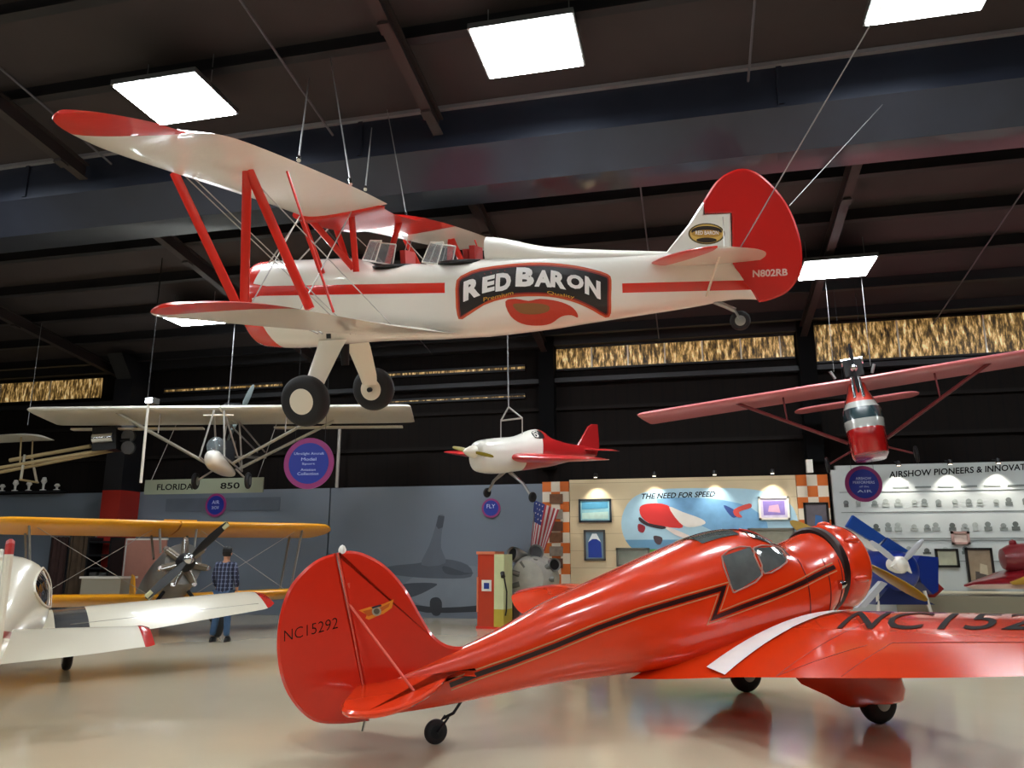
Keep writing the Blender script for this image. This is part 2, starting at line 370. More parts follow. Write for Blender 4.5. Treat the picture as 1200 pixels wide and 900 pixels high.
fus = Fus([(.06,.46,-.32,.40,2.1),(.0,.58,-.43,.47,2.1),(-.12,.66,-.50,.50,2.1),(-.6,.645,-.53,.50,2.3),(-1.1,.63,-.51,.49,2.4),(-1.5,.61,-.49,.48,2.5),(-1.68,.53,-.485,.47,2.6),(-1.9,.46,-.48,.46,2.8),
           (-2.3,.49,-.485,.45,2.8),(-2.55,.47,-.49,.44,2.8),(-3.1,.47,-.48,.41,2.7),(-3.3,.50,-.475,.39,2.5),(-4.0,.50,-.42,.34,2.4),(-4.7,.47,-.34,.27,2.3),(-5.3,.44,-.275,.2,2.2),(-5.8,.40,-.215,.13,2.1),(-6.15,.3,-.16,.07,2),(-6.36,.05,-.16,.03,2),(-6.46,-.12,-.17,.012,2)])
fo = MB().loft(fus.rings()).build('fuselage', M_bfus, bt, 40)
BE = .006
def onfus(f, sg=1, e=BE): return lambda x, z: V((x, sg*(f.y(x, z) + e), z))
# faired headrest and turtledeck
td = Fus([(-3.26,.77,.4,.17,2.2),(-3.5,.73,.38,.19,2.2),(-4.0,.60,.35,.2,2.2),(-4.6,.525,.33,.17,2.2),(-5.3,.46,.3,.1,2),(-5.5,.44,.3,.06,2)])
MB().loft(td.rings(24)).build('headrest_fairing', M_white, bt, 40)
# cockpits, windscreens
for x0, x1, nm in ((-1.72, -2.28, 'front_cockpit'), (-2.62, -3.2, 'rear_cockpit')):
    m = MB(); c = (x0+x1)/2; rx = abs(x1-x0)/2
    m.path([(c + rx*math.cos(2*PI*i/20), .29*math.sin(2*PI*i/20), .475 - .012*abs(math.sin(2*PI*i/20))) for i in range(21)], .022)
    m.loft([[(c + rx*k*math.cos(2*PI*i/20), .28*k*math.sin(2*PI*i/20), z) for i in range(20)] for k, z in ((1, .455), (.98, .475))]); m.build(nm, M_black, bt, 40)  # closed black lid stands for the dark cockpit recess
    s = MB(); s.box((x1 + .06, -.17, .44), (x1 + .13, .17, .66)); s.build('seat_back', mat('seat_red', 'a01812', .5), bt, 0)
def screen(x0, x1, zt, zb, hw):
    m = MB(); a = [(x0, -hw*.45, zb), (x0, hw*.45, zb), (x1, hw, zb - .03)]; P = [V((x1, -hw, zb-.03)), V((x0, -hw*.42, zb+.02)), V((x0, hw*.42, zb+.02)), V((x1, hw, zb-.03))]
    T = [V((x1-.08, -hw*.85, zt-.03)), V((x0-.12, -hw*.4, zt)), V((x0-.12, hw*.4, zt)), V((x1-.08, hw*.85, zt-.03))]
    for i in range(3): m.loft([[P[i], P[i+1], T[i+1], T[i]], [p + V((-.006, 0, 0)) for p in (P[i], P[i+1], T[i+1], T[i])]])
    o = m.build('windscreen', M_glass, bt, 0); f = MB(); f.path(P, .009, 6); f.path(T, .009, 6)
    for p, q in zip(P, T): f.tube(p, q, .009, n=6)
    f.build('windscreen_frame', M_white, o, 40)
screen(-1.6, -1.85, .82, .56, .27); screen(-2.42, -2.68, .74, .48, .27)
MB().tube((-3.02, .1, .5), (-3.02, .1, .62), .05, .06).build('seat_headrest', mat('seat_red', 'a01812', .5), bt)
# wings
M_upw = mat('upper_wing_paint', 'e3ddd0', .3, coat=.45, bump=.3, bscale=4.5, paint=[(lambda X, Y, Z: (Y + (X + 2.2)*-.28) > 4.12, RED), (lambda X, Y, Z: ((Y < 0) & (Y > -1.75)), RED), (lambda X, Y, Z: Y < -4.5, 'f0eeea')])  # last layer: far tip painted whiter to stand for light falling on it
uw = Wing([(.6,-.98,1.17,-2.2,1.17,.19,.02),(1.5,-1.03,1.19,-2.24,1.195,.18,.02),(3,-1.07,1.21,-2.27,1.21,.165,.02),(3.8,-1.1,1.22,-2.24,1.21,.14,.02),(4.2,-1.18,1.22,-2.18,1.15,.11,.02),(4.5,-1.3,1.21,-2.1,1.16,.085,.015),(4.72,-1.45,1.2,-1.96,1.17,.06,.01),(4.84,-1.62,1.19,-1.8,1.18,.03,0)])
cw_ = Wing([(0,-.90,1.11,-2.05,1.13,.19,.02),(.5,-.91,1.12,-2.12,1.13,.19,.02),(.62,-.92,1.13,-2.18,1.14,.19,.02)], 3)
cwm = MB().loft([foil_ring((lx, y, lz), (tx, y, tz), t, (0,0,1), c) for y, lx, lz, tx, tz, t, c in [(-r[0],) + r[1:] for r in cw_.t[::-1]] + cw_.t]); cwm.build('wing_centre_section', M_red, bt, 45)
for sd, nm in ((1, 'upper_wing'), (-1, 'upper_wing')): uw.mesh(sd).build(nm, M_upw, bt, 45)
M_low = mat('lower_wing_paint', 'e3ddd0', .3, coat=.45, bump=.06, bscale=3, paint=[(lambda X, Y, Z: (Y.abs() + (X + 2.6)*-1.1 > 3.45), RED)])
lw = Wing([(.3,-1.42,-.33,-3.0,-.44,.13,.03),(1.5,-1.45,-.285,-2.72,-.34,.125,.03),(2.8,-1.5,-.235,-2.6,-.23,.12,.03),(3.6,-1.55,-.20,-2.58,-.17,.12,.025),(4.0,-1.64,-.2,-2.53,-.15,.1,.02),(4.25,-1.78,-.19,-2.44,-.145,.08,.01),(4.42,-1.95,-.18,-2.3,-.15,.05,.01),(4.5,-2.06,-.17,-2.22,-.16,.02,0)])
for sd in (1, -1): lw.mesh(sd).build('lower_wing', M_low, bt, 45)
# struts
for sd in (1, -1):
    y = 2.85 * sd
    for a, b in (((-.98, y, 1.22), (-1.62, y, -.16)), ((-1.80, y, 1.16), (-2.36, y, -.16)), ((-1.78, y, 1.16), (-1.66, y, -.16))):
        MB().tube(a, b, .024, n=12, flat=2.1, up=(1, 0, 0)).build('interplane_strut', M_red, bt)
    MB().tube((-2.2, y, 1.12), (-2.6, y, -.2), .012).build('aileron_push_rod', M_red, bt)
for a, b in (((-.93, .45, 1.2), (-1.18, .42, .4)), ((-1.64, .45, 1.18), (-1.66, .43, .4)), ((-.93, -.45, 1.2), (-1.18, -.42, .4)), ((-1.9, -.45, 1.12), (-1.66, -.43, .45)), ((-.98, .45, 1.2), (-1.62, .43, .45))):
    MB().tube(a, b, .022, n=12, flat=2, up=(1, 0, 0)).build('cabane_strut', M_red, bt)
# flying and landing wires
for sd in (1, -1):
    for a, b in (((-1.05, 2.8, 1.2), (-1.55, .45, -.38)), ((-1.12, 2.8, 1.2), (-1.62, .45, -.38)), ((-1.75, 2.8, 1.15), (-2.2, .45, -.38)), ((-1.62, 2.8, -.2), (-1.0, .5, 1.2)), ((-2.2, 2.8, -.2), (-1.7, .5, 1.18))):
        MB().tube((a[0], a[1]*sd, a[2]), (b[0], b[1]*sd, b[2]), .0065, n=6).build('bracing_wire', M_wire, bt)
for a, b in (((-.95, .42, 1.18), (-.35, .3, .6)), ((-.95, -.42, 1.18), (-.35, -.3, .6)), ((-.6, .49, .0), (-1.4, .9, -.36)), ((-.1, .5, .1), (-1.4, 1.0, -.36))):
    MB().tube(a, b, .011, n=6).build('bracing_wire', M_wire, bt)
# engine front inside the cowling
m = MB().lathe([(.05, .01), (.05, .3), (.07, .33), (.075, .2), (.1, .12), (.16, .1), (.2, .03)], (0, 0, .08)).build('engine_front', M_dark, bt)
# undercarriage: white faired legs, wheels
for sd in (1, -1):
    m = MB(); R = []
    for (x0, x1, y, z, t) in ((-1.02, -1.42, .30, -.44, .13), (-1.05, -1.40, .42, -.55, .12), (-1.05, -1.32, .74, -.95, .09), (-1.06, -1.28, .82, -1.1, .08)):
        R.append(foil_ring((x0, y*sd, z), (x1, y*sd, z), t, (0, 1, 0)))
    m.loft(R).build('landing_gear_leg', M_cream, bt, 40)
    MB().tube((-1.16, .8*sd, -1.17), (-1.16, .98*sd, -1.17), .035).build('axle', M_dark, bt)
    wheel(bt, (-1.16, .96*sd, -1.17), .315, .2, M_cream, hr=.48)
MB().tube((-1.22, .0, -.5), (-1.22, 0, -.78), .07, .05).build('oleo_housing', M_dark, bt)
MB().box((-1.30, .497, -.42), (-1.24, .51, -.36)).build('step_hole', M_black, bt, 0)
m = MB(); m.path([(-5.95, 0, -.15), (-6.1, 0, -.22), (-6.22, .0, -.28)], .03); m.path([(-6.2, .06, -.26), (-6.27, .075, -.39)], .014); m.path([(-6.2, -.06, -.26), (-6.27, -.075, -.39)], .014); m.build('tail_wheel_fork', M_alu, bt, 40)
wheel(bt, (-6.27, 0, -.40), .115, .07, M_alu, name='tail_wheel')
# tail
M_redfin = mat('rudder_red', 'c4140c', .32, coat=.5, bump=.03, bscale=4)
fin = [(-5.42,.40),(-5.71,.74),(-5.88,.985),(-5.885,.84),(-6.185,.83),(-6.19,.1),(-5.9,.2)]
MB().plate(fin, lambda a, b, c: (a, c, b), .07, .02).build('fin', M_white, bt, 30)
rud = cr([(-6.2,.84),(-5.9,.845),(-5.885,.995),(-6.02,1.19),(-6.16,1.29),(-6.33,1.325),(-6.52,1.24),(-6.74,.99),(-6.88,.7),(-6.95,.39),(-6.93,.11),(-6.80,-.09),(-6.6,-.18),(-6.48,-.2),(-6.36,-.03),(-6.2,.14)], 1, True)
rud = [(-6.2,.14),(-6.2,.84),(-5.9,.85),(-5.885,.995)] + cr([(-5.885,.995),(-6.02,1.19),(-6.16,1.29),(-6.33,1.325),(-6.52,1.24),(-6.74,.99),(-6.88,.7),(-6.95,.39),(-6.93,.11),(-6.80,-.09),(-6.6,-.18),(-6.48,-.2)], 4)[1:] + [(-6.36,-.03)]
MB().plate(rud, lambda a, b, c: (a, c, b), .06, .022).build('rudder', M_redfin, bt, 30)
M_stab = mat('stabiliser_paint', 'dcd5c6', .3, coat=.4, paint=[(lambda X, Y, Z: ((X + Y.abs()*.42) > -5.38), RED)])
for sd in (1, -1):
    st = Wing([(.03,-5.25,.31,-6.5,.28,.09,0),(.5,-5.38,.31,-6.53,.28,.085,0),(1.0,-5.58,.31,-6.5,.28,.075,0),(1.4,-5.8,.31,-6.38,.28,.05,0),(1.55,-5.98,.31,-6.2,.29,.02,0)]); st.mesh(sd).build('horizontal_stabiliser', M_stab, bt, 45)
    MB().tube((-5.9, .08*sd, -.1), (-6.05, .95*sd, .27), .014).build('tail_brace', M_cream, bt)
    MB().tube((-6.1, .02*sd, .8), (-6.1, .9*sd, .31), .006, n=6).build('tail_brace_wire', M_wire, bt)
# lettering on the side: dark arched panel with a glowing orange-red rim
def zl(zx, zy): p = bpx(525 + zx/6, 295 + zy/6, 1, .40); return (p.x, p.z)
rim = [(60,200),(120,150),(210,112),(400,82),(560,70),(720,72),(880,90),(1000,115),(1110,150),(1138,195),(1135,320),(1128,430),(1085,462),(1000,410),(900,362),(800,332),(700,315),(550,312),(400,328),(250,376),(100,475),(66,445),(58,330)]
def shrink(pts, d):
    n = len(pts); o = []
    for i in range(n):
        e = (V(pts[(i+1)%n]) - V(pts[i-1])).normalized(); o.append((pts[i][0] - e.y*d, pts[i][1] + e.x*d))
    return o
rimc = cr(rim, 2, True)
surf_poly([zl(*p) for p in rimc], onfus(fus, 1, .005), .1).build('logo_rim', mat('logo_rim_orange', 'c8502a', .4), fo, 0, fix=False)
surf_poly([zl(*p) for p in shrink(rimc, 16)], onfus(fus, 1, .007), .1).build('logo_panel', mat('logo_rim_crimson', '8c1f18', .4), fo, 0, fix=False)
surf_poly([zl(*p) for p in shrink(rimc, 27)], onfus(fus, 1, .009), .1).build('logo_panel', mat('logo_dark', '1d1716', .4), fo, 0, fix=False)
def letter(ch, x0, x1, yt_, yb, sl, m, e, mb, grow=0):
    """box in zoomed photo units, sl: how far the right end is lower (+) than the left"""
    def fn(a, b):
        zx = x0 + (x1-x0)*a; zy = yb + (yt_-yb)*b + sl*(a-.5)
        p = zl(zx, zy); return onfus(fus, 1, e)(*p)
    lettering(ch, fn, m, mb=mb, fat=.055+grow, seg=.3)
mw = MB()
for ch, x0, x1, y0, y1, sl in (('R',112,228,188,330,-48),('E',240,325,168,283,-22),('D',332,438,146,274,-14),('B',470,598,106,244,0),('A',602,722,126,246,6),('R',712,822,136,254,22),('O',826,944,158,258,20),('N',952,1062,186,312,44)):
    letter(ch, x0, x1, y0, y1, sl, None, .013, mw)
mw.build('lettering', M_text_white, fo, 0, fix=False)['label'] = 'white arched lettering'
# plain red ribbon below the panel
rb = [(400,350),(470,330),(560,345),(640,330),(760,345),(850,380),(890,425),(893,462),(850,445),(780,455),(700,505),(600,520),(500,505),(430,450)]
surf_poly([zl(*p) for p in cr(rb, 3, True)], onfus(fus, 1, .011), .08).build('red_ribbon', mat('ribbon_red', 'c23a24', .4), fo, 0, fix=False)
surf_poly([zl(*p) for p in cr([(450,372),(520,362),(620,362),(700,380),(690,420),(600,440),(500,430)], 3, True)], onfus(fus, 1, .013), .08).build('ribbon_knot', mat('ribbon_gold', '8a5a2c', .4), fo, 0, fix=False)
def script_line(txt, p0, p1, h, m, e=.012):
    def fn(a, b): zx = p0[0] + (p1[0]-p0[0])*a; zy = p0[1] + (p1[1]-p0[1])*a - h*b; return onfus(fus, 1, e)(*zl(zx, zy))
    lettering(txt, fn, m, fo, 'script_lettering', seg=.5)
script_line('Premium', (250, 350), (455, 300), 28, M_gold); script_line('Quality', (690, 300), (880, 335), 28, M_gold)
# oval emblem on the fin and registration on the rudder
fn0 = lambda e: (lambda x, z: V((x, e, z)))
def ell(cx, cy, rx, ry, n=28): return [(cx + rx*math.cos(2*PI*i/n), cy + ry*math.sin(2*PI*i/n)) for i in range(n)]
def bz(px, py): p = bpx(px, py, 1, .037); return (p.x, p.z)
fp = [o for o in bt.children if o.name.startswith('fin')][0]; rp = [o for o in bt.children if o.name.startswith('rudder')][0]
for k, (r1, r2, c, dy) in enumerate(((21.5, 12.5, '5a4a24', 0), (19.5, 11, 'd9b25c', 0), (18, 6.5, '2a1c12', -2.8), (17.5, 4.6, 'b98a3a', 0), (12, 3, '2a1c12', 7.5))):
    surf_poly([bz(*p) for p in ell(828, 274+dy, r1, r2)], fn0(.037 + .002*k), 9).build('oval_emblem', mat('emblem_' + c, c, .4), fp, 0, fix=False)
def flat_text(txt, M, px0, py0, px1, py1, h, y, m, par, fat=0, nm='lettering'):
    def fn(a, b):
        p = trace(M, px0 + (px1-px0)*a, py0 + (py1-py0)*a - h*b, 1, y); return p
    lettering(txt, fn, m, par, nm, fat=fat)
flat_text('RED BARON', BP, 815, 275, 842, 275, 4.5, .049, M_text_white, fp, .01)
flat_text('N802RB', BP, 882, 325, 923, 323, 8.5, .033, mat('pale_lettering', 'd8b8b0', .5), rp, .03)
# slings up to the roof
def cable(p, q, label, r=.008, name='hanging_cable'):
    o = MB().tube(p, q, r, n=8).build(name, M_steel); tag(o, label, 'cable', 'steel suspension cables'); return o
def bw(px, py, ax, v): return BP @ bpx(px, py, ax, v)
def to_roof(p, px, py, vtarget=None):
    """q: on the sight line of a second photo point, at the depth the cable runs to"""
    r = ray(px, py); q = EYE + r * ((p.y if vtarget is None else vtarget) / r.y)
    d = q - p; t = 1.0
    while (p + d*t).z < roof((p + d*t).y) - .02 and t < 40: t += .02
    return p + d*t
for (a, b, vt, lab) in (((411, 216), (386, 60), 9.3, 'steel cable with a turnbuckle rising from the middle of the biplane upper wing'), ((350, 188), (361, 100), 9.0, 'thin cable from the biplane near upper wing, left of the turnbuckle cable'), ((477, 256), (461, 168), 10.0, 'steel cable with a bright fitting at the trailing edge of the biplane upper wing'), ((428, 222), (434, 165), 9.6, 'faint steel cable just left of the one at the trailing edge of the upper wing')):
    p = bw(*a, 2, 1.2); cable(p, to_roof(p, *b, vt), lab)
    BI = BP.inverted(); MB().tube(BI @ p, BI @ (p + (to_roof(p, *b, vt) - p).normalized()*.12), .02, n=8).build('cable_fitting', M_chrome, bt)
p = bw(866, 293, 1, .05); cable(p, to_roof(p, 1037, 0, 6.5), 'long steel cable running from the red tail of the biplane to the top right corner', .007)
p = bw(925, 241, 1, 0); cable(p, to_roof(p, 972, 190, 9.3), 'short steel cable leaving the back of the red rudder up to the roof', .006)
# ------------------------------------------------------------------ the red-orange low-wing aircraft in the foreground
RP = pose((1.09, 9.32, 0), math.radians(37))
rt = thing('vintage_low_wing_aircraft', 'glossy red-orange low-wing aircraft with black striped side parked in the foreground', 'airplane', RP)
def rpx(px, py, ax=1, v=0): return trace(RP, px, py, ax, v)
rf = Fus([(-4.78,.50,.27,.03,2),(-4.5,.60,.28,.07,2.1),(-4.1,.73,.31,.13,2.3),(-3.6,.92,.37,.22,2.5),(-3.1,1.15,.43,.31,2.7),(-2.6,1.335,.46,.39,2.8),(-2.1,1.52,.48,.45,2.7),(-1.6,1.70,.48,.5,2.5),(-1.2,1.82,.48,.53,2.4),
          (-.9,1.86,.49,.54,2.4),(-.68,1.83,.52,.54,2.4),(-.45,1.74,.56,.53,2.3),(-.25,1.70,.62,.52,2.2),(.0,1.76,.74,.5,2.1),(.15,1.82,.85,.49,2),(.27,1.85,.93,.47,2)])
rfo = MB().loft(rf.rings(48)).build('fuselage', M_orange, rt, 40)
onr = lambda e: (lambda x, z: V((x, -(rf.y(x, z) + e), z)))
def rz(px, py):
    y = -.35
    for _ in range(6):
        p = rpx(px, py, 1, y); y = -rf.y(p.x, p.z)
    return (p.x, p.z)
# pinstriped flash with the zigzag behind the window
M_pin = mat('gold_pinstripe', 'c98a5c', .4); M_strp = mat('maroon_black_stripe', '2a0a08', .35, coat=.4)
path1 = [rz(*p) for p in ((527,803),(560,790),(600,776),(650,757),(700,736),(750,718),(800,703),(848,689),(836,724),(870,711),(900,700),(940,683),(978,664))]
L1, R1 = ribbon(path1, .085)
ribbon_mesh(path1, .043, onr(.006)).build('side_stripe', M_strp, rfo, 0, fix=False)
for side in (L1, R1): ribbon_mesh([tuple(p) for p in side], .012, onr(.007)).build('pinstripe', M_pin, rfo, 0, fix=False)
# cabin windows, windscreen and roof light
def pane(pts, nm='window_pane', e=.008, m=M_dglass):
    o = surf_poly([rz(*p) for p in pts], onr(e), .09).build(nm, m, rfo, 0, fix=False)
    Q = [rz(*p) for p in pts]; MB().path([onr(.012)(*q) for q in cr(Q, 3, True)] + [onr(.012)(*Q[0])], .008, 6).build('window_frame', mat('window_frame_pale', 'b98878', .4), o, 40); return o
pane([(845,652),(857,690),(864,692),(892,674),(878,641)]); pane([(882,642),(895,672),(918,661),(921,655),(911,641)])
def top_at(x, y):
    _, zt, zb, hw, e = interp(rf.t, x); zm, h = (zt+zb)/2, (zt-zb)/2; q = min(abs(y/hw), .97); return zm + h*(1 - q**e)**(1/e)
def top_patch(x0, x1, w0, w1, nm, m, e=.01, n=8, k=10):
    mb = MB(); vs = []
    for i in range(n+1):
        for j in range(k+1):
            t = i/n; x = x0 + (x1-x0)*t; y = (w0 + (w1-w0)*t)*(2*j/k-1); vs.append((x, y, top_at(x, y) + e))
    mb.add(vs, [(i*(k+1)+j, i*(k+1)+j+1, (i+1)*(k+1)+j+1, (i+1)*(k+1)+j) for i in range(n) for j in range(k)]); return mb.build(nm, m, rfo, 40, fix=False)
top_patch(-.86, -.42, .34, .40, 'windscreen', M_dglass); top_patch(-1.45, -.98, .26, .28, 'roof_window', M_dglass)
for y in (-.14, .14): MB().path([(x, y, top_at(x, y) + .014) for x in (-.86, -.75, -.64, -.53, -.42)], .01, 6).build('windscreen_post', M_red, rfo, 40)
# seams along the cowling
for x in (-.32, .0, .2): MB().path([(x, rf.y(x, z)*-1 - .003, z) for z in [.95 + .05*i for i in range(13)]], .005, 5).build('panel_seam', mat('dark_red_seam', '6a1008', .5), rfo, 40)
MB().lathe([(0, .05), (.05, .045), (.1, .02)], (.12, -.50, 1.28), (1, -.1, .2), 14).build('landing_light', M_chrome, rfo, 40)
# dark exhaust collector, ring cowling and the radial engine inside
MB().lathe([(.22, .40), (.22, .455), (.25, .485), (.32, .485), (.36, .455), (.36, .40)], (0, 0, 1.42), n=44).build('exhaust_collector', mat('dark_exhaust', '2c1512', .45, metal=.4), rt, 40)
ring = [(.33,.44),(.36,.465),(.45,.485),(.57,.485),(.65,.47),(.70,.44),(.715,.41),(.70,.38),(.65,.375),(.55,.40),(.33,.40)]
co_ = MB().lathe(ring + [ring[0]], (0, 0, 1.45), n=48).build('ring_cowling', M_orange, rt, 40)
for k in range(7):
    a = PI/2 + 2*PI*k/7; c = V((.50, math.cos(a)*.48, 1.45 + math.sin(a)*.48))
    MB().lathe([(-.11, .005), (-.08, .03), (0, .042), (.08, .03), (.11, .005)], c, (1, 0, 0), 14).build('rocker_blister', M_orange, co_, 50)
    MB().tube((.48, math.cos(a)*.16, 1.45 + math.sin(a)*.16), (.48, math.cos(a)*.37, 1.45 + math.sin(a)*.37), .075, .065, 14).build('engine_cylinder', M_dark, rt)
    MB().tube((.62, math.cos(a+.1)*.14, 1.45 + math.sin(a+.1)*.14), (.59, math.cos(a+.05)*.36, 1.45 + math.sin(a+.05)*.36), .012).build('push_rod', M_chrome, rt)
MB().lathe([(.35, .1), (.4, .17), (.62, .18), (.72, .12), (.86, .07), (.95, .05), (.95, .01)], (0, 0, 1.45), n=24).build('crankcase', M_alu, rt, 40)
MB().lathe([(.24, .01), (.25, .44), (.31, .44), (.32, .01)], (0, 0, 1.42), n=32).build('firewall', M_dark, rt, 40)
# propeller: one blade up behind the nose, one down to the right
pm = MB(); PX = .98; hub = V((PX, 0, 1.53)); tips = (rpx(926, 611, 0, PX), rpx(1087, 703, 0, PX))
M_prop = mat('olive_gold_propeller', '9c7f22', .35, coat=.4, noise=.1)
for tp in tips:
    d = (tp - hub); L = d.length; d.normalize(); c = V((1, 0, 0)).cross(d); R = []
    for q, w_, t_ in ((0, .035, .06), (.1, .045, .055), (.25, .07, .04), (.45, .085, .03), (.7, .078, .022), (.88, .06, .016), (.97, .035, .01), (1, .012, .006)):
        tw = math.radians(48 - 34*q); cd = c*math.cos(tw) + V((1, 0, 0))*math.sin(tw); nn = d.cross(cd); p = hub + d*L*q; R.append(foil_ring(p - cd*w_, p + cd*w_, t_, nn))
    pm.loft(R)
po = pm.build('propeller', M_prop, rt, 50); MB().lathe([(-.05, .06), (.05, .06), (.09, .035), (.1, .01)], hub, n=20).build('propeller_hub', M_chrome, po, 40)
# wings
def wrow(y, lx, lz, tx, tz, t, c): return (y, lx, lz, tx, tz, t, c)
rwR = Wing([(.15,.46,.86,-2.3,.44,.26,.08),(.42,.46,.87,-2.08,.46,.28,.10),(.65,.46,.88,-1.84,.485,.31,.115),(1.0,.44,.90,-1.74,.535,.32,.11),(2.0,.40,.97,-1.74,.665,.28,.09),(3.0,.32,1.04,-1.73,.80,.24,.07),(3.8,.2,1.10,-1.68,.92,.2,.05),(4.3,0,1.15,-1.55,1.0,.15,.04),(4.6,-.25,1.18,-1.35,1.07,.1,.02),(4.78,-.55,1.2,-1.05,1.14,.04,0)])
rwL = Wing([(.15,.46,.86,-2.3,.44,.26,.08),(.42,.46,.87,-2.08,.46,.28,.10),(.65,.46,.88,-1.84,.485,.31,.115),(1.0,.44,.90,-1.74,.50,.32,.11),(2.0,.40,.95,-1.72,.58,.28,.09),(3.0,.32,1.0,-1.68,.66,.24,.08),(3.8,.2,1.05,-1.6,.75,.22,.07),(4.3,0,1.08,-1.5,.83,.17,.05),(4.75,-.3,1.08,-1.35,.95,.11,.03),(5.0,-.7,1.07,-1.1,1.03,.04,0)])
M_rw = mat('wing_red_orange_paint', 'e03a10', .22, coat=.8, bump=.012, bscale=1.6)
wR = rwR.mesh(-1).build('wing', M_rw, rt, 45); rwL.mesh(1).build('wing', M_rw, rt, 45)
def wz(x, y, e=.004): return V((x, y, rwR.z(x, y) + e))
def wpx(px, py):
    """point of the near wing's upper skin on a sight line"""
    R = RP.to_3x3().transposed(); o = R @ (EYE - RP.translation); d = R @ ray(px, py); t = 3.0; last = None
    while t < 12:
        p = o + d*t
        if p.y < -.1 and -1.76 < p.x < .47 and p.z <= rwR.z(p.x, p.y): return (p.x, p.y)
        t += .004
    return None
# root fillet
ff = MB(); R = []
for i in range(13):
    x = -2.1 + 2.45*i/12; yb = rf.y(x, .9); zt_ = .62 + .46*min(1, i/9); q = max(0, min(1, (x + 2.1)/.5)); zw = rwR.z(max(x, -1.73), -.75) if x > -1.74 else .5
    wdt = .02 + .06*q
    if i < 2: R.append([(x, -yb + .12, .62)]*6 if i == 0 else [(x, -yb + .04, .66), (x, -yb + .01, .62), (x, -yb + .0, .56), (x, -yb - .0, .52), (x, -yb + .02, .5), (x, -yb + .05, .48)]); continue
    R.append([(x, -yb + .05, zt_ + .1), (x, -yb - .05*q, zt_ - .0), (x, -yb - .35*wdt, zw + .12*q), (x, -yb - wdt, zw + .012), (x, -yb - wdt, zw - .03), (x, -yb + .05, zw - .06)])
pass
# white walkway
wk = []
for i in range(15):
    t = i/14; x = -1.735 + 1.75*t; y0 = -.60 + .06*t; wdt = .26 - .05*t
    wk.append((wz(x, y0, .022), wz(x, y0 - wdt, .012)))
mb = MB(); mb.add([p for q in wk for p in q], [(2*i, 2*i+1, 2*i+3, 2*i+2) for i in range(14)]); mb.build('walkway_stripe', mat('walkway_white', 'efeae6', .45), wR, 0, fix=False)
# registration on the wing
def wt(a, b):   # letters: along -y, up towards the leading edge
    y = -1.34 - 2.45*a + .34*b; x = -.84 + .66*b; return wz(x, y, .004)
lettering('NC15292', wt, M_text_black, wR, seg=.25, fat=.0)
# aileron outline
for a, b in (((-1.15, -2.2), (-1.1, -4.2)), ((-1.72, -2.2), (-1.15, -2.2)), ((-1.2, -2.0), (-1.72, -1.5)), ((-1.72, -1.5), (-.5, -1.52))):
    n = 12; MB().path([wz(a[0]+(b[0]-a[0])*i/n, a[1]+(b[1]-a[1])*i/n, .0) for i in range(n+1)], .004, 5).build('aileron_seam', mat('wing_seam_red', 'a02a12', .5), wR, 40)
# spatted main gear
def spat(y):
    o = MB().loft([foil_ring((.30 + dx, y + sd*.0, z), (-1.05 + tx, y, z), t, (0, 1, 0)) for z, dx, tx, t, sd in ((.80, -.02, -.1, .24, 0), (.55, .0, -.02, .26, 0), (.42, .04, .12, .28, 0), (.3, .07, .42, .28, 0), (.21, .05, .6, .24, 0), (.17, .0, .72, .14, 0))]).build('wheel_spat', M_rw, rt, 50)
    wheel(rt, (0.02, y, .215), .215, .15, M_alu, hr=.42)
spat(-.95); spat(.95)
# tail
hinge = [(-5.12,1.61),(-4.80,.40)]
rud = cr([(-5.12,1.61),(-5.25,1.565),(-5.37,1.475),(-5.49,1.32),(-5.55,1.1),(-5.555,.85),(-5.5,.6),(-5.38,.40),(-5.22,.27),(-5.0,.235),(-4.77,.24)], 4) + [(-4.80,.40)]
MB().plate(rud, lambda a, b, c: (a, c, b), .055, .02).build('rudder', M_redfin2 if 'M_redfin2' in globals() else mat('fin_red_paint', 'cc2408', .28, coat=.6, bump=.03, bscale=3), rt, 30)
fin = [(-4.80,.40),(-5.11,1.61)] + cr([(-5.11,1.61),(-5.0,1.63),(-4.87,1.605),(-4.69,1.51),(-4.5,1.32),(-4.33,1.05),(-4.22,.90),(-4.08,.81),(-3.9,.79)], 4) + [(-3.85,.6),(-4.3,.4)]
fino = MB().plate(fin, lambda a, b, c: (a, c, b), .07, .025).build('fin', MATS['fin_red_paint'], rt, 30); rudo = [o for o in rt.children if o.name.startswith('rudder')][0]
MB().tube((-5.1, -.032, 1.6), (-4.82, -.032, .45), .008).build('hinge_line', mat('pale_red_tube', 'd85a48', .35), rudo)
def sz(x): return .50 + .10*(x + 4.9)
def spx(px, py):
    p = rpx(px, py, 2, .55)
    for _ in range(8): p = rpx(px, py, 2, sz(p.x))
    return (p.x, p.y)
so = [spx(*p) for p in ((418,806),(404,822),(400,833),(410,838),(440,838),(475,829),(505,813),(522,797),(532,780))]
so = [(-4.86, .0)] + so + [(-3.85, .0)]
for sd in (1, -1):
    MB().plate([(a, b*sd) for a, b in (so[:1] + cr(so[1:-1], 3) + so[-1:])], lambda a, b, c: (a, b, sz(a) + c), .05, .018).build('horizontal_stabiliser', M_orange, rt, 30)
q = spx(485, 813); q2 = spx(424, 803)
MB().tube((rpx(407, 705)), (q[0], q[1], sz(q[0]) + .02), .011).build('tail_brace', mat('pale_red_tube', 'd85a48', .35), rt)
MB().tube((-5.0, -.03, 1.36), (q2[0], q2[1], sz(q2[0]) + .02), .012).build('tail_brace', mat('pale_red_tube', 'd85a48', .35), rt)
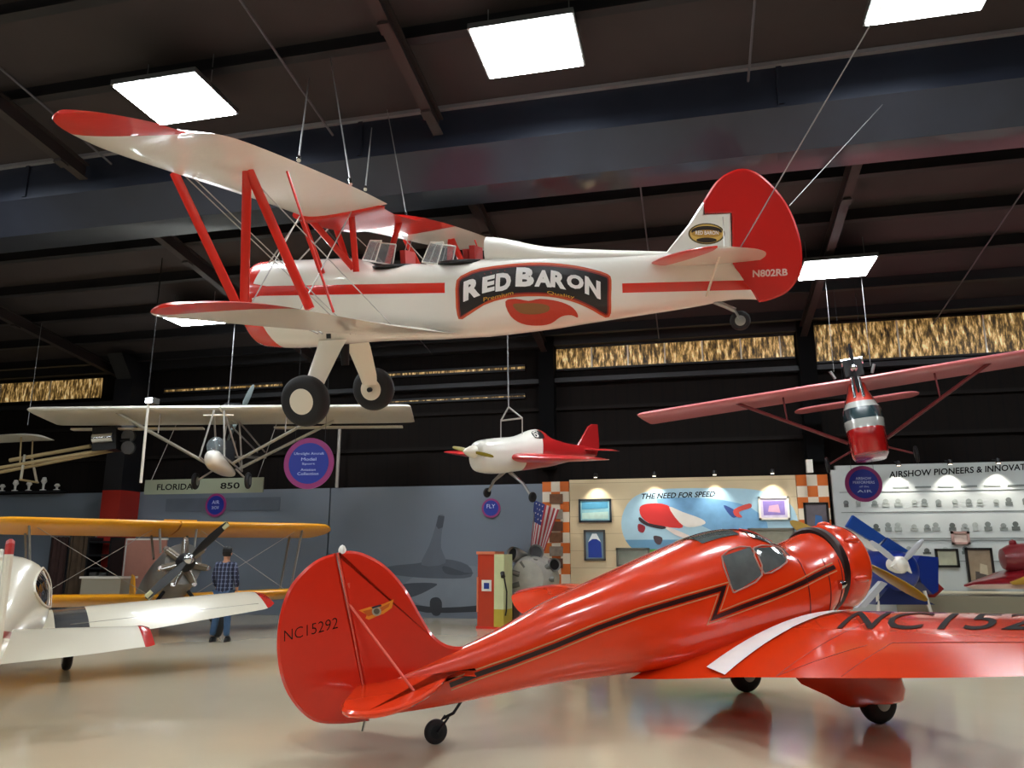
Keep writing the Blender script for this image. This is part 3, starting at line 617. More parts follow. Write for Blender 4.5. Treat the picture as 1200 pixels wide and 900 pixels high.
MB().tube((q[0]-.25, q[1]-.1, sz(q[0]) - .01), (-4.55, -.03, .3), .009).build('tail_brace', mat('pale_red_tube', 'd85a48', .35), rt)
MB().tube((-4.8, 0, .26), (-4.82, 0, .16), .012).build('rudder_horn', M_chrome, rt)
MB().lathe([(0, .03), (.04, .035), (.07, .02), (.08, .002)], (-5.06, 0, 1.6), (0, 0, 1), 14).build('tail_light', M_white, rt, 50)
m = MB(); m.path([(-3.95, 0, .33), (-4.02, 0, .24), (-4.1, .03, .2)], .014); m.path([(-4.08, -.045, .22), (-4.18, -.045, .1)], .01); m.path([(-4.08, .045, .22), (-4.18, .045, .1)], .01); m.build('tail_wheel_strut', M_dark, rt, 40)
wheel(rt, (-4.18, 0, .103), .103, .06, M_dark, name='tail_wheel')
flat_text('NC15292', RP, 333, 752, 396, 736, 13, -.031, M_text_black, rudo, -.01)
# yellow winged emblem on the fin
def fpl(pts, c, e): return surf_poly([(lambda p: (p.x, p.z))(rpx(*p)) for p in pts], lambda x, z: V((x, -e, z)), 9).build('winged_emblem', mat('emblem_' + c, c, .4), fino, 0, fix=False)
fpl([(419,715),(432,711),(438,710),(449,707),(460,702),(458,712),(448,719),(440,722),(431,726),(427,724),(429,720)], 'e08a1e', .037)
fpl([(424,716),(436,713),(446,711),(456,706),(454,711),(446,716),(436,720),(430,722)], 'c05a14', .038)
fpl(ell(440, 716, 5.5, 5.5, 18), 'a9a08a', .039); fpl(ell(440, 716, 3.5, 3.5, 14), '5a5040', .040); fpl([(434,711),(445,708),(446,710),(435,713)], '1b1430', .041)
# ------------------------------------------------------------------ lower back wall: grey mural panels, cream wall, white board
VW = 19.7
def wp(px, py, v=VW): return onv(px, py, v)
def wall_plane(e): return lambda a, b: V((a, VW - e, b))
M_grey = mat('blue_grey_mural_paint', '68727e', .55, noise=.12, nscale=.5)
uA, uB = wp(385.5, 650).x, wp(637, 600).x - .01
for nm, a, b in (('left', U0, uA - .02), ('right', uA + .02, uB)):
    t = MB().box((a, 19.60, 0), (b, 19.72, 3.38)).build('mural_panel', M_grey, smooth=0)
    tag(t, {'left': 'plain blue-grey wall panel behind the yellow biplane', 'right': 'blue-grey wall panel painted with a grey jet fighter'}[nm], 'wall panel')
    mural = t
M_sh = [mat('mural_grey_%d' % i, c, .6, noise=.12, nscale=3) for i, c in enumerate(('4c5560', '59626e', '3c434d', '747d87', '2c3138', '74715f'))]
def mur(name, pts, k, e=.0, smooth=True):
    P = [wp(*p, 19.6) for p in pts]; P = [(p.x, p.z) for p in P]
    if smooth: P = cr(P, 3, True)
    return surf_poly(P, lambda a, b: V((a, 19.597 - .002*e, b)), 99).build(name, M_sh[k], mural, 0, fix=False)
mur('painted_jet', [(470,690),(488,674),(505,668),(530,662),(560,664),(600,668),(628,672),(629,712),(600,716),(520,716),(486,705)], 3, 0)
mur('painted_jet', [(455,664),(490,660),(520,655),(548,662),(552,676),(520,678),(480,676),(458,672)], 0, 1)
mur('painted_jet', [(494,662),(503,640),(511,615),(514,604),(521,605),(518,622),(517,642),(522,660)], 1, 2)
mur('painted_jet', [(511,616),(514,604),(521,605),(519,618),(514,620)], 2, 3, False)
mur('painted_jet', [(470,686),(490,683),(512,684),(505,690),(488,698),(474,700)], 2, 3)
mur('painted_jet', [(520,663),(545,671),(556,671),(540,674),(522,672)], 2, 3)
mur('painted_jet', [(476,708),(520,712),(580,708),(629,706),(629,713),(580,716),(500,718)], 4, 3)
mur('painted_jet', [(505,702),(513,700),(518,706),(516,720),(508,721),(504,712)], 4, 4)
mur('painted_jet', [(470,695),(480,700),(478,709),(466,703)], 5, 4)
l0 = wp(198, 585); l1 = wp(330, 598); MB().box((l0.x, 19.585, l1.z), (l1.x, 19.6, l0.z)).build('dark_band', M_sh[1], bpy.data.objects['mural_panel'], 0)
# checker columns
def checker(u0, u1, z1, label):
    o = thing('checker_pillar', label, 'pillar', (0, 0, 0)); c = mat('checker_orange', 'c8641c', .5); wq = mat('checker_cream', 'd8cdb8', .5)
    m = MB(); n = 3; w_ = (u1-u0)/n; k = 0; z = z1
    while z > .02:
        zb = max(z - w_*1.12, 0)
        for i in range(n): m.mat((i + k) % 2); m.box((u0 + i*w_, 19.56, zb), (u0 + (i+1)*w_, 19.72, z))
        z = zb; k += 1
    m.build('checkered_face', [c, wq], o, 0); return o
a, b = wp(637, 600), wp(668, 600); ck = checker(a.x, b.x, 3.42, 'orange and white checkered pillar behind the flag, hung with small photographs')
for i, py in enumerate((585, 603, 617, 630, 646, 660)):
    c = wp(653, py); p = MB().box((c.x - .17, 19.53, c.z - .12), (c.x + .17, 19.56, c.z + .12)).build('small_photograph', mat('photo_brown_%d' % (i % 3), ('6d4a33', '8d8073', '57392a')[i % 3], .4, noise=.5, nscale=9), ck, 0)
a, b = wp(935, 600), wp(972, 600); checker(a.x, b.x, 3.46, 'orange and white checkered pillar right of the cream wall')
# cream wall with painted oval
a, b = wp(668.5, 600), wp(934.5, 600); M_cr = mat('cream_wall_paint', 'cbb995', .6, noise=.1, nscale=2, paint=[(lambda X, Y, Z: (Z.mod(.42) < .012), 'a8977a')])
cw = tag(MB().box((a.x, 19.58, 0), (b.x, 19.72, 3.46)).build('cream_display_wall', M_cr, smooth=0), 'cream timber display wall painted with an oval picture of a red racing plane', 'wall panel')
def pnt(par, pts, c, k, name='painted_oval', smooth=True, v=19.58, noise=.1, nm=None):
    P = [(lambda p: (p.x, p.z))(wp(*p, v)) for p in pts]
    if smooth: P = cr(P, 3, True)
    return surf_poly(P, lambda a, b: V((a, v - .003 - .002*k, b)), 99).build(name, mat('paint_' + (nm or c), c, .5, noise=noise, nscale=4), par, 0, fix=False)
def pnt_oval(px, py, rx, ry, *a, **k): return pnt(cw, ell(px, py, rx, ry, 24), *a, smooth=False, **k)
M_sky = mat('painted_sky', '9ec0cf', .5, noise=.25, nscale=1.6, paint=[(lambda X, Y, Z: Z < 1.95, '5f8fae'), (lambda X, Y, Z: Z < 1.72, '4f9a44')])
P = [(lambda p: (p.x, p.z))(wp(*p, 19.58)) for p in cr([(728,612),(740,585),(770,574),(830,572),(885,574),(920,586),(934,606),(934,640),(905,652),(840,655),(770,655),(738,640)], 4, True)]
surf_poly(P, lambda a, b: V((a, 19.577, b)), 99).build('painted_oval', M_sky, cw, 0, fix=False)
pnt(cw, [(770,585),(830,584),(880,595),(900,620),(860,630),(820,615),(790,600)], '6e9fc4', 1, noise=.3)
pnt(cw, [(750,594),(762,590),(782,592),(796,606),(800,618),(784,618),(765,615),(752,606)], 'c22a28', 2, 'painted_plane')
pnt(cw, [(784,594),(800,600),(822,608),(826,614),(808,618),(796,612)], 'd6d2ca', 3, 'painted_plane')
pnt(cw, [(750,606),(760,613),(780,617),(776,620),(758,616),(749,610)], '2a1d22', 4, 'painted_plane')
pnt(cw, [(778,617),(790,620),(812,630),(806,632),(790,626)], 'd8c8c0', 4, 'painted_plane')
pnt(cw, [(748,614),(756,617),(754,624),(748,622)], '8c1d2a', 4, 'painted_plane'); pnt(cw, [(766,628),(776,630),(774,638),(768,636)], '4a3a40', 4, 'painted_plane')
pnt(cw, [(848,592),(858,596),(866,602),(860,607),(853,601)], '2f4a86', 3, 'painted_plane'); pnt(cw, [(860,597),(878,590),(880,595),(866,600),(870,606),(862,605)], 'c84a40', 4, 'painted_plane')
def wall_text(txt, px0, py0, px1, py1, h, v, m, par, fat=0, shear=0, nm='lettering'):
    def fn(a, b): p = wp(px0 + (px1-px0)*a, py0 + (py1-py0)*a - h*b, v); return p
    return lettering(txt, fn, m, par, nm, fat=fat, shear=shear)
wall_text('THE NEED FOR SPEED', 752, 585, 838, 582, 6.5, 19.572, M_text_black, cw, .02, .25)
# framed pictures
def frame(x0, y0, x1, y1, label, fc, pc, v=19.56, inner=None, lean=0):
    a, b = wp(x0, y0, v), wp(x1, y1, v); w_, h_ = b.x - a.x, a.z - b.z; cx, cz = (a.x+b.x)/2, (a.z+b.z)/2
    o = thing('framed_picture', label, 'picture', (cx, v, cz)); m = MB(); t = .05
    for q in (((-w_/2, -.03, -h_/2), (w_/2, .02, -h_/2+t)), ((-w_/2, -.03, h_/2-t), (w_/2, .02, h_/2)), ((-w_/2, -.03, -h_/2), (-w_/2+t, .02, h_/2)), ((w_/2-t, -.03, -h_/2), (w_/2, .02, h_/2))): m.box(*q)
    m.build('frame', mat('frame_' + fc, fc, .4), o, 0)
    MB().box((-w_/2+.03, -.01, -h_/2+.03), (w_/2-.03, .015, h_/2-.03)).build('picture', mat('picture_' + pc, pc, .3, noise=.35, nscale=5, coat=.3), o, 0)
    if inner:
        for k, (c, pts) in enumerate(inner): surf_poly([(x*w_/2, z*h_/2) for x, z in pts], lambda x, z: V((x, -.013 - .002*k, z)), 99).build('picture_detail', mat('detail_' + c, c, .4, noise=.2, nscale=8), o, 0, fix=False)
    return o
frame(678,585,717,612, 'wide dark-framed picture with a pale turquoise scene, on the cream wall beside the checkered pillar', '24303a', '8fc3cc', 19.575, [('b9d8cf', [(-.8,-.7),(.8,-.7),(.8,-.1),(-.8,-.2)]), ('4f95b5', [(-.8,.1),(.8,.2),(.8,.75),(-.8,.75)])])
frame(684,621,710,657, 'upright framed picture with a deep blue figure below the turquoise picture', '4c4a48', '6f8796', 19.575, [('1c3a94', [(-.6,-.8),(.65,-.8),(.6,.1),(.3,.55),(-.3,.55),(-.6,.1)]), ('dfe6ea', [(-.6,.2),(-.2,.75),(.2,.75),(.6,.2),(.2,.4),(-.2,.4)])])
frame(722,642,762,664, 'dull green-grey framed notice partly hidden by the red aircraft', '5a5b52', '7d8478', 19.575)
frame(888,582,926,609, 'white-mounted picture with a violet image near the right end of the cream wall', 'ece6da', 'cfc6dc', 19.575, [('8f7cc0', [(-.7,-.6),(.7,-.6),(.7,.6),(-.7,.6)]), ('d8a8c0', [(-.4,-.3),(.4,-.4),(.3,.3),(-.3,.2)])])
frame(876,619,933,648, 'wide grey framed board seen behind the cockpit of the red aircraft', '6a675c', '8a8878', 19.575)
frame(941,589,973,621, 'dark-framed photograph on the checkered pillar above the red cowling', '16120f', '6a6468', 19.555, [('3f6a9c', [(-.2,-.8),(.5,-.8),(.4,.0),(-.1,.1)])])
frame(1095,643,1125,665, 'small black-framed certificate low on the white board', '15140f', 'a3a48e', 19.53)
frame(1130,642,1168,688, 'tall black-framed poster low on the white board', '15120f', '8d7d68', 19.53, [('4a4340', [(-.5,-.9),(.3,-.9),(.4,-.3),(-.4,-.2)]), ('b0a48c', [(-.1,-.3),(.5,-.4),(.5,.1),(0,.2)])])
frame(1114,623,1137,638, 'little pinkish framed plaque in the lowest row of the white board', 'a08078', 'c8b4a8', 19.53)
# the white board of pioneers
a = wp(973, 560).x; M_bd = mat('white_board', 'b4bab8', .5, noise=.07, nscale=2)
bd = MB(); bd.box((a + .1, 19.56, 0), (14.2, 19.72, 3.66)); bd.box((a, 19.56, 0), (a + .1, 19.72, 3.56)); bd = tag(bd.build('pioneers_board', M_bd, smooth=0), 'long white wall board with rows of small grey portraits headed AIRSHOW PIONEERS', 'display board')
wall_text('AIRSHOW PIONEERS & INNOVATORS', 1042, 560, 1222, 549.5, 7.5, 19.552, M_text_black, bd, .02)
M_ln = mat('board_line_grey', '6f7774', .6)
for z in (3.02, 2.55, 1.95, 1.9, 1.44): MB().box((a + .15, 19.548, z), (14, 19.562, z + .014)).build('board_line', M_ln, bd, 0)
k = 0
for z, h, n in ((2.68, .24, 36), (2.12, .28, 38), (1.6, .22, 26)):
    for i in range(n):
        u = a + .3 + i * (10.2 / n) + random.uniform(-.05, .05); w_ = random.uniform(.09, .17); hh = h*random.uniform(.6, 1)
        if z == 1.6 and 6.1 < u < 6.7: continue
        c = random.choice(('8a918e', '6a716e', '9aa19c', '555b58', '7c8380'))
        m = MB(); m.box((u - w_*.5, 19.546, z), (u + w_*.5, 19.562, z + hh*.35)); m.lathe([(-.006, .06), (.006, .06)], (u, 19.552, z + hh*.55), (0, 1, 0), 10)
        m.build('portrait', mat('portrait_' + c, c, .5, noise=.3, nscale=14), bd, 0); k += 1
for i in range(9): MB().box((4.6 + i*.48, 19.548, 3.1), (4.6 + i*.48 + .34, 19.562, 3.14)).build('caption_line', M_ln, bd, 0)
pm_ = MB().lathe([(0, .12), (.02, .13), (.03, .05)], wp(1077, 632, 19.5), (0, 1, 0), 12); 
# wall washer lamps
M_lamp = mat('spot_lamp_face', 'fff4e0', .5, emis=(1, .93, .82), estr=4)
def washer(px, label, pw=34, z=3.5, v=19.28):
    u = onv(px, 575, 19.6).x; t = thing('wall_washer_lamp', label, 'lamp', (u, v, z), 'small spotlights along the top of the display walls')
    MB().tube((0, .04, .08), (0, .0, -.02), .045, .055, 14).build('lamp_head', M_black, t); MB().tube((0, 0, -.021), (0, 0, -.026), .042, n=14).build('lamp_face', M_lamp, t); MB().tube((0, .04, .06), (0, .34, .1), .012, n=8).build('arm', M_black, t)
    l = bpy.data.lights.new('spot', 'SPOT'); l.energy = pw; l.spot_size = math.radians(88); l.spot_blend = .7; l.color = (1, .93, .82); l.shadow_soft_size = .04
    lo = bpy.data.objects.new('spot', l); COL.objects.link(lo); lo.parent = t; lo.location = (0, 0, -.04); lo.rotation_euler = (math.radians(14), 0, 0)
for px, lb in ((700, 'above the turquoise picture'), (768, 'above the left half of the painted oval'), (838, 'above the right half of the painted oval'), (905, 'above the violet picture'), (1052, 'over the left bright patch of the white board'), (1112, 'over the middle bright patch of the white board'), (1168, 'over the right bright patch of the white board'), (1226, 'over the white board, outside the photo')):
    washer(px, 'small black spotlight ' + lb, 75 if px < 1000 else 95, 3.62 if px > 1000 else 3.5)
# beige plinth under the board
tag(MB().box((wp(1083, 700, 17.2).x, 17.2, 0), (14.0, 19.5, .80)).build('display_plinth', mat('beige_plinth', '9a937c', .5), smooth=0), 'low beige platform along the foot of the white board', 'platform')
# dark shelf with small white figures at the far left
sh = thing('wall_ledge', 'dark narrow ledge high on the left wall carrying small white ornaments', 'shelf', (0, 0, 0)); p0, p1 = wp(-20, 580, 19.5), wp(75, 580, 19.5); MB().box((p0.x, 19.3, 3.42), (p1.x, 19.6, 3.46)).build('board', M_black, sh, 0)
for i, (px, hh) in enumerate(((2, .22), (17, .34), (33, .3), (50, .4), (66, .2))):
    c = wp(px, 577, 19.45); m = MB().lathe([(0, .09), (.03, .09), (.05, .03), (hh*.5, .035), (hh*.7, .085), (hh, .05), (hh+.01, .005)], (c.x, 19.45, 3.46), (0, 0, 1), 12)
    tag(m.build('small_trophy', mat('ivory', 'd8d4cc', .4), None, 40), 'small white ornament on the high left ledge, %s' % ('cut by the left edge of the photo', 'second from the left', 'middle one of five', 'tallest, second from the right', 'shortest, at the right end')[i], 'ornament', 'ornaments on the high left ledge')
# grey-green banner sign
a, b = wp(171, 561, 18.6), wp(308, 577, 18.6); sg = thing('banner_sign', 'long grey-green sign with black letters hung below the white hanging ultralight', 'sign', ((a.x+b.x)/2, 18.6, (a.z+b.z)/2 - .02))
W_ = (b.x-a.x)/2; MB().box((-W_, -.02, -.2), (W_, .02, .2)).build('sign_board', mat('sign_green_grey', '8a907c', .6), sg, 0)
lettering('FLORIDA', lambda x, z: V((-W_*.78 + x*W_*.62, -.023, -.09 + .17*z)), M_text_black, sg, fat=.02); lettering('850', lambda x, z: V((W_*.3 + x*W_*.32, -.023, -.09 + .17*z)), M_text_black, sg, fat=.02)
for x in (-W_*.9, W_*.9): MB().tube((x, 0, .2), (x, .9, 1.65 + .4), .008, n=6).build('hanging_wire', M_wire, sg)
# ------------------------------------------------------------------ round blue and magenta signs
def round_sign(px, py, d, r, label, lines, mount=None, rx=1):
    c = ond(px, py, d) if mount is None else onv(px, py, mount); t = thing('round_sign', label, 'sign', Matrix.Translation(c) @ Matrix.Rotation(math.radians(8 if mount is None else 0), 4, 'Z'), 'round blue and magenta exhibit signs')
    MB().lathe([(-.012, .01), (-.012, r), (.012, r), (.012, .01)], (0, 0, 0), (0, 1, 0), 40).build('sign_disc', mat('sign_magenta', '8c2f6c', .45, noise=.15, nscale=3), t, 30)
    MB().lathe([(-.018, .01), (-.018, r*.8), (-.012, r*.8)], (0, 0, 0), (0, 1, 0), 40).build('blue_centre', mat('sign_blue', '1b2f8f', .45), t, 30)
    for txt, z, w_, h in lines: lettering(txt, lambda a, b: V((r*w_*(a-.5)*2, -.021, r*(z + h*b))), mat('sign_text', 'c0cdf0', .5), t)
    if mount is None:
        for x in (-r*.6, r*.6): MB().tube((x, 0, r*.8), (x, 0, roof(c.y) - c.z - .05), .004, n=6).build('hanging_wire', M_dark, t)
    return t
round_sign(362, 543, 13.8, .46, 'largest round blue sign, hanging below the right wing of the white ultralight', [('Ultralight Aircraft', .30, .6, .13), ('Model', .10, .3, .12), ('Sport', -.08, .26, .1), ('Aviation', -.30, .3, .1), ('Collection', -.46, .42, .11)])
round_sign(1012, 567, 16, .375, 'round blue sign hanging in front of the white board under the red high-wing plane', [('AIRSHOW', .22, .42, .15), ('PERFORMERS', .0, .58, .15), ('of the', -.2, .25, .1), ('AIR', -.48, .4, .14)])
round_sign(253, 592, 0, .33, 'small round blue sign on the grey wall above the yellow biplane propeller', [('AIR', .1, .35, .3), ('SHOW', -.35, .35, .28)], 19.57)
round_sign(575.5, 595.5, 0, .25, 'smallest round blue sign, on the painted grey wall left of the flag', [('FLY', 0, .45, .4)], 19.57)
# ------------------------------------------------------------------ gas pump, engine display, flag
pc = onfloor(572, 737)
gp = thing('fuel_pump', 'tall red and cream vintage fuel pump standing before the painted jet', 'fuel pump', Matrix.Translation((pc.x, pc.y, 0)) @ Matrix.Rotation(math.radians(-12), 4, 'Z'))
M_pr = mat('pump_red', 'b8381c', .35, coat=.3, noise=.06); M_pc = mat('pump_cream', 'c9cf9e', .4, noise=.1, nscale=5, paint=[(lambda X, Y, Z: Z < .42, 'b8a43a')])
MB().box((-.27, 0, .03), (.15, .45, 1.62)).build('cabinet', M_pr, gp, 0); MB().box((-.29, -.02, 0), (.4, .47, .05)).build('base', M_red, gp, 0)
MB().box((.15, -.02, .04), (.39, .42, 1.6)).build('side_panel', M_pc, gp, 0); MB().box((-.30, -.02, 1.6), (.16, .47, 1.66)).build('top_cap', mat('pump_cap', 'd67a58', .4), gp, 0)
d = MB().box((-.16, -.02, .80), (.08, 0, 1.04)).build('dial_plate', M_white, gp, 0); MB().box((-.10, -.028, .85), (.03, -.02, .98)).build('dial', M_blue, d, 0)
MB().box((-.285, -.015, .35), (-.25, 0, 1.1)).build('edge_strip', mat('pump_cap', 'd67a58', .4), gp, 0)
MB().tube((.36, -.03, 1.2), (.41, -.1, 1.12), .05, .05).build('nozzle_holder', M_black, gp); MB().path([(.40, -.05, 1.15), (.5, -.1, .8), (.48, -.08, .4), (.42, 0, .3)], .018).build('hose', M_black, gp)
ec = onfloor(628, 734)
en = thing('engine_display', 'silver aircraft engine with black intake mouths on a dark stand behind the fuel pump', 'engine', Matrix.Translation((ec.x, ec.y, 0)))
m = MB(); m.box((-.6, -.3, 0), (.6, .5, .06)); 
for x in (-.5, .5): m.box((x-.03, -.25, .05), (x+.03, .4, .6))
m.box((-.55, -.05, .55), (.55, .05, .62)); m.build('stand', M_dark, en, 0)
MB().lathe([(-.5, .05), (-.48, .42), (-.3, .52), (.1, .55), (.35, .45), (.45, .2)], (0, 0, 1.05), (.25, 1, 0), 30).build('crankcase', mat('engine_silver_grey', 'a9a79e', .4, metal=.3, noise=.35, nscale=4), en, 40)
for x, z, r, ax in ((-.42, 1.58, .17, (-.75, -1, .2)), (.02, 1.62, .17, (.5, -1, .3)), (.42, 1.36, .14, (.8, -1, .1))):
    o = MB().lathe([(-.3, r*.6), (0, r), (.12, r*1.08), (.15, r), (.1, r*.8)], (x, -.15, z), ax, 24).build('intake_horn', M_alu, en, 40); MB().lathe([(.1, .01), (.11, r*.82)], (x, -.15, z), ax, 24).build('intake_mouth', M_black, o, 40)
for k in range(9):
    a = 2*PI*k/9; MB().tube((math.cos(a)*.3, -.4, 1.05 + math.sin(a)*.3), (math.cos(a)*.5, -.38, 1.05 + math.sin(a)*.45), .07, .06, 12).build('cylinder', mat('cylinder_grey', '6c6b66', .4, metal=.5), en)
# flag on a slanted pole
fb = onv(626, 586, 18.9); fl = thing('hanging_flag', 'american flag drooping from a slanted pole beside the checkered pillar', 'flag', Matrix.Translation(fb))
fe = onv(622, 712, 18.9) - fb
MB().tube((0, .03, .06), tuple(V((fe.x, .03, -2.4))), .014).build('flag_pole', M_alu, fl); MB().lathe([(0, .03), (.05, .02), (.06, .001)], (0, .03, .06), (0, 0, 1), 12).build('finial', M_gold, fl); MB().lathe([(0, .2), (.03, .2), (.05, .03)], (fe.x, .03, -fb.z), (0, 0, 1), 20).build('pole_base', M_dark, fl); MB().tube((fe.x, .03, -fb.z), (fe.x, .03, -2.3), .014).build('pole_foot', M_alu, fl)
fm = MB(); A, B_, C_, D_ = V((0, 0, 0)), V((.62, 0, -.25)), V((.22, 0, -1.38)), V((-.10, 0, -1.15)); n, k = 13, 20; vs = []
for j in range(k+1):
    for i in range(n+1):
        s_, t_ = i/n, j/k; p = A.lerp(B_, s_).lerp(D_.lerp(C_, s_), t_); p.y = .07*math.sin(s_*9 + t_*2) - .02; vs.append(p)
fm.add(vs, []); o_ = 0
for j in range(k):
    for i in range(n): fm.f.append((j*(n+1)+i, j*(n+1)+i+1, (j+1)*(n+1)+i+1, (j+1)*(n+1)+i)); fm.mi.append(2 if (i < 6 and j < 9) else i % 2)
fo_ = fm.build('flag_cloth', [mat('flag_red', 'a8323a', .7), mat('flag_white', 'c9c2c0', .7), mat('flag_blue', '24346e', .7)], fl, 60); sl = fo_.modifiers.new('thick', 'SOLIDIFY'); sl.thickness = .006
st_ = MB()
for j in range(4):
    for i in range(3):
        s_, t_ = (i*2 + 1 + (j % 2)*.6)/n, (j*2 + 1.1)/k; p = A.lerp(B_, s_).lerp(D_.lerp(C_, s_), t_); p.y = .07*math.sin(s_*9 + t_*2) - .028; st_.add([(p.x + .03*(1 if q % 2 == 0 else .4)*math.cos(q*PI/5 + PI/2), p.y, p.z + .03*(1 if q % 2 == 0 else .4)*math.sin(q*PI/5 + PI/2)) for q in range(10)], [tuple(range(10))])
st_.build('stars', mat('flag_white', 'c9c2c0', .7), fo_, 0, fix=False)
# ------------------------------------------------------------------ generic aircraft helpers
def prop(parent, hub, axis, R_, ang, m, w_=.09, tipm=None, name='propeller', hubr=.07, hubm=None):
    ax = V(axis).normalized(); up = V((0, 0, 1)); up = (up - ax*up.dot(ax)).normalized(); sd = ax.cross(up); mb = MB()
    for s_ in (1, -1):
        d = (up*math.sin(ang) + sd*math.cos(ang))*s_; c = ax.cross(d); R = []
        for q, w2, t_ in ((0, .5, .06), (.12, .55, .05), (.35, 1, .035), (.6, 1, .025), (.85, .75, .015), (.97, .5, .01), (1, .2, .006)):
            tw = math.radians(45 - 30*q); cd = c*math.cos(tw) + ax*math.sin(tw); p = V(hub) + d*R_*q; R.append(foil_ring(p - cd*w_*w2, p + cd*w_*w2, t_, d.cross(cd)))
        mb.loft(R)
    o = mb.build(name, m, parent, 50)
    if tipm:
        for s_ in (1, -1):
            d = (up*math.sin(ang) + sd*math.cos(ang))*s_; c = ax.cross(d); p = V(hub) + d*R_*.93; MB().loft([foil_ring(p - c*w_*.7 + d*q, p + c*w_*.7 + d*q, .03, ax) for q in (-.09, .06)]).build('blade_tip', tipm, o, 50)
    MB().lathe([(-.06, hubr), (.05, hubr), (.1, hubr*.6), (.12, .01)], hub, ax, 18).build('hub', hubm or M_chrome, o, 40); return o
def place(o, M):
    """rotate loose pieces built in a thing frame"""
    o.matrix_world = M; return o
# ------------------------------------------------------------------ yellow biplane with silver nose
YP = pose(ond(206, 650, 15.6) * 1.0, math.radians(-42), math.radians(11)); YP.translation.z = -.14; YP = YP @ Matrix.Scale(.9, 4)
yt_ = thing('yellow_biplane', 'yellow-winged biplane with silver engine and black propeller parked at the left wall', 'biplane', YP)
zu = 2.52; zl_ = .98
def wing_simple(y1, xl, xt, z, t, dih, parent, m, name='wing', y0=.02, tip=.5, cam=.02):
    rows = [(y0, xl, z, xt, z - .02, t, cam), (y1*.5, xl, z + dih*.5, xt, z + dih*.5 - .02, t, cam), (y1 - tip, xl, z + dih*.9, xt, z + dih*.9 - .02, t*.9, cam), (y1 - tip*.35, xl - .12*abs(xl-xt), z + dih*.97, xt + .06*abs(xl-xt), z + dih*.97 - .015, t*.6, cam*.5), (y1, xl - .38*abs(xl-xt), z + dih, xt + .3*abs(xl-xt), z + dih - .01, t*.2, 0)]
    W = Wing(rows, 3)
    for sd in (1, -1): W.mesh(sd).build(name, m, parent, 45)
    return W
wing_simple(3.75, .75, -.65, zu, .2, .02, yt_, M_yellow, 'upper_wing'); wing_simple(3.5, .35, -.95, zl_, .18, .06, yt_, M_yellow, 'lower_wing', y0=.3)
MB().box((-.6, -.35, zu - .02), (.7, .35, zu + .09)).build('wing_centre_section', M_yellow, yt_, 0)
yf = Fus([(1.15,1.98,1.10,.38,2.2),(.7,2.02,1.02,.42,2.3),(0,1.98,.92,.44,2.4),(-.8,1.9,.9,.42,2.5),(-1.6,1.85,1.05,.35,2.4),(-3,1.75,1.25,.2,2.2),(-4.4,1.65,1.4,.05,2)])
MB().loft(yf.rings(28)).build('fuselage', mat('silver_dope', '8f8f8c', .35, metal=.5, noise=.25, nscale=3), yt_, 40)
for sd in (1, -1):
    for a, b in (((.5, 2.9*sd, zu), (.15, 2.7*sd, zl_+.05)), ((-.4, 2.9*sd, zu), (-.7, 2.7*sd, zl_+.05)), ((.5, .4*sd, zu), (.5, .35*sd, 1.9)), ((-.4, .4*sd, zu), (-.2, .35*sd, 1.9))): MB().tube(a, b, .025, flat=1.8, up=(1, 0, 0)).build('interplane_strut', mat('strut_silver', '8e8c86', .4, metal=.4), yt_)
    for a, b in (((.4, 2.85*sd, zu), (.2, .4*sd, zl_)), ((.2, 2.7*sd, zl_), (.4, .4*sd, zu))): MB().tube(a, b, .006, n=6).build('bracing_wire', M_wire, yt_)
    MB().path([(.55, .25*sd, 1.05), (.75, .75*sd, .35)], .04).build('landing_gear_leg', M_dark, yt_); wheel(yt_, (.75, .85*sd, .33), .33, .16, M_alu)
for k in range(7):
    a = PI/2 + 2*PI*k/7; o = MB().tube((1.22, math.cos(a)*.16, 1.54 + math.sin(a)*.16), (1.22, math.cos(a)*.47, 1.54 + math.sin(a)*.47), .085, .075, 12).build('engine_cylinder', mat('cylinder_tan', '7d7365', .4, metal=.5), yt_)
    MB().tube((1.34, math.cos(a+.12)*.15, 1.54 + math.sin(a+.12)*.15), (1.3, math.cos(a+.05)*.5, 1.54 + math.sin(a+.05)*.5), .014, n=6).build('push_rod', M_chrome, o)
    MB().lathe([(-.05, .05), (.05, .05)], (1.22, math.cos(a)*.5, 1.54 + math.sin(a)*.5), (1, 0, 0), 10).build('rocker_cover', M_chrome, o)
MB().lathe([(1.1, .2), (1.35, .2), (1.45, .12), (1.55, .08)], (0, 0, 1.54), (1, 0, 0), 20).build('crankcase', M_dark, yt_, 40); MB().path([(1.0, -.4, 1.2), (.8, -.5, 1.0), (.3, -.48, .95)], .05).build('exhaust_pipe', mat('exhaust_tan', '8a7460', .4, metal=.5), yt_)
prop(yt_, (1.6, 0, 1.56), (1, 0, 0), 1.12, math.radians(135), M_black, .1, mat('brass_tip', 'b9b58a', .35, metal=.4), hubr=.11)
MB().plate([(-4.2,1.45),(-4.5,1.45),(-4.95,1.6),(-5.0,2.05),(-4.8,2.35),(-4.5,2.25),(-4.2,1.7)], lambda a, b, c: (a, c, b), .05, .015).build('fin', M_yellow, yt_, 30)
wing_simple(1.4, -3.9, -4.7, 1.55, .06, 0, yt_, M_yellow, 'horizontal_stabiliser'); wheel(yt_, (-4.5, 0, 1.17), .13, .07, M_dark); MB().tube((-4.5, 0, 1.17), (-4.4, 0, 1.5), .025).build('tail_wheel_strut', M_dark, yt_)
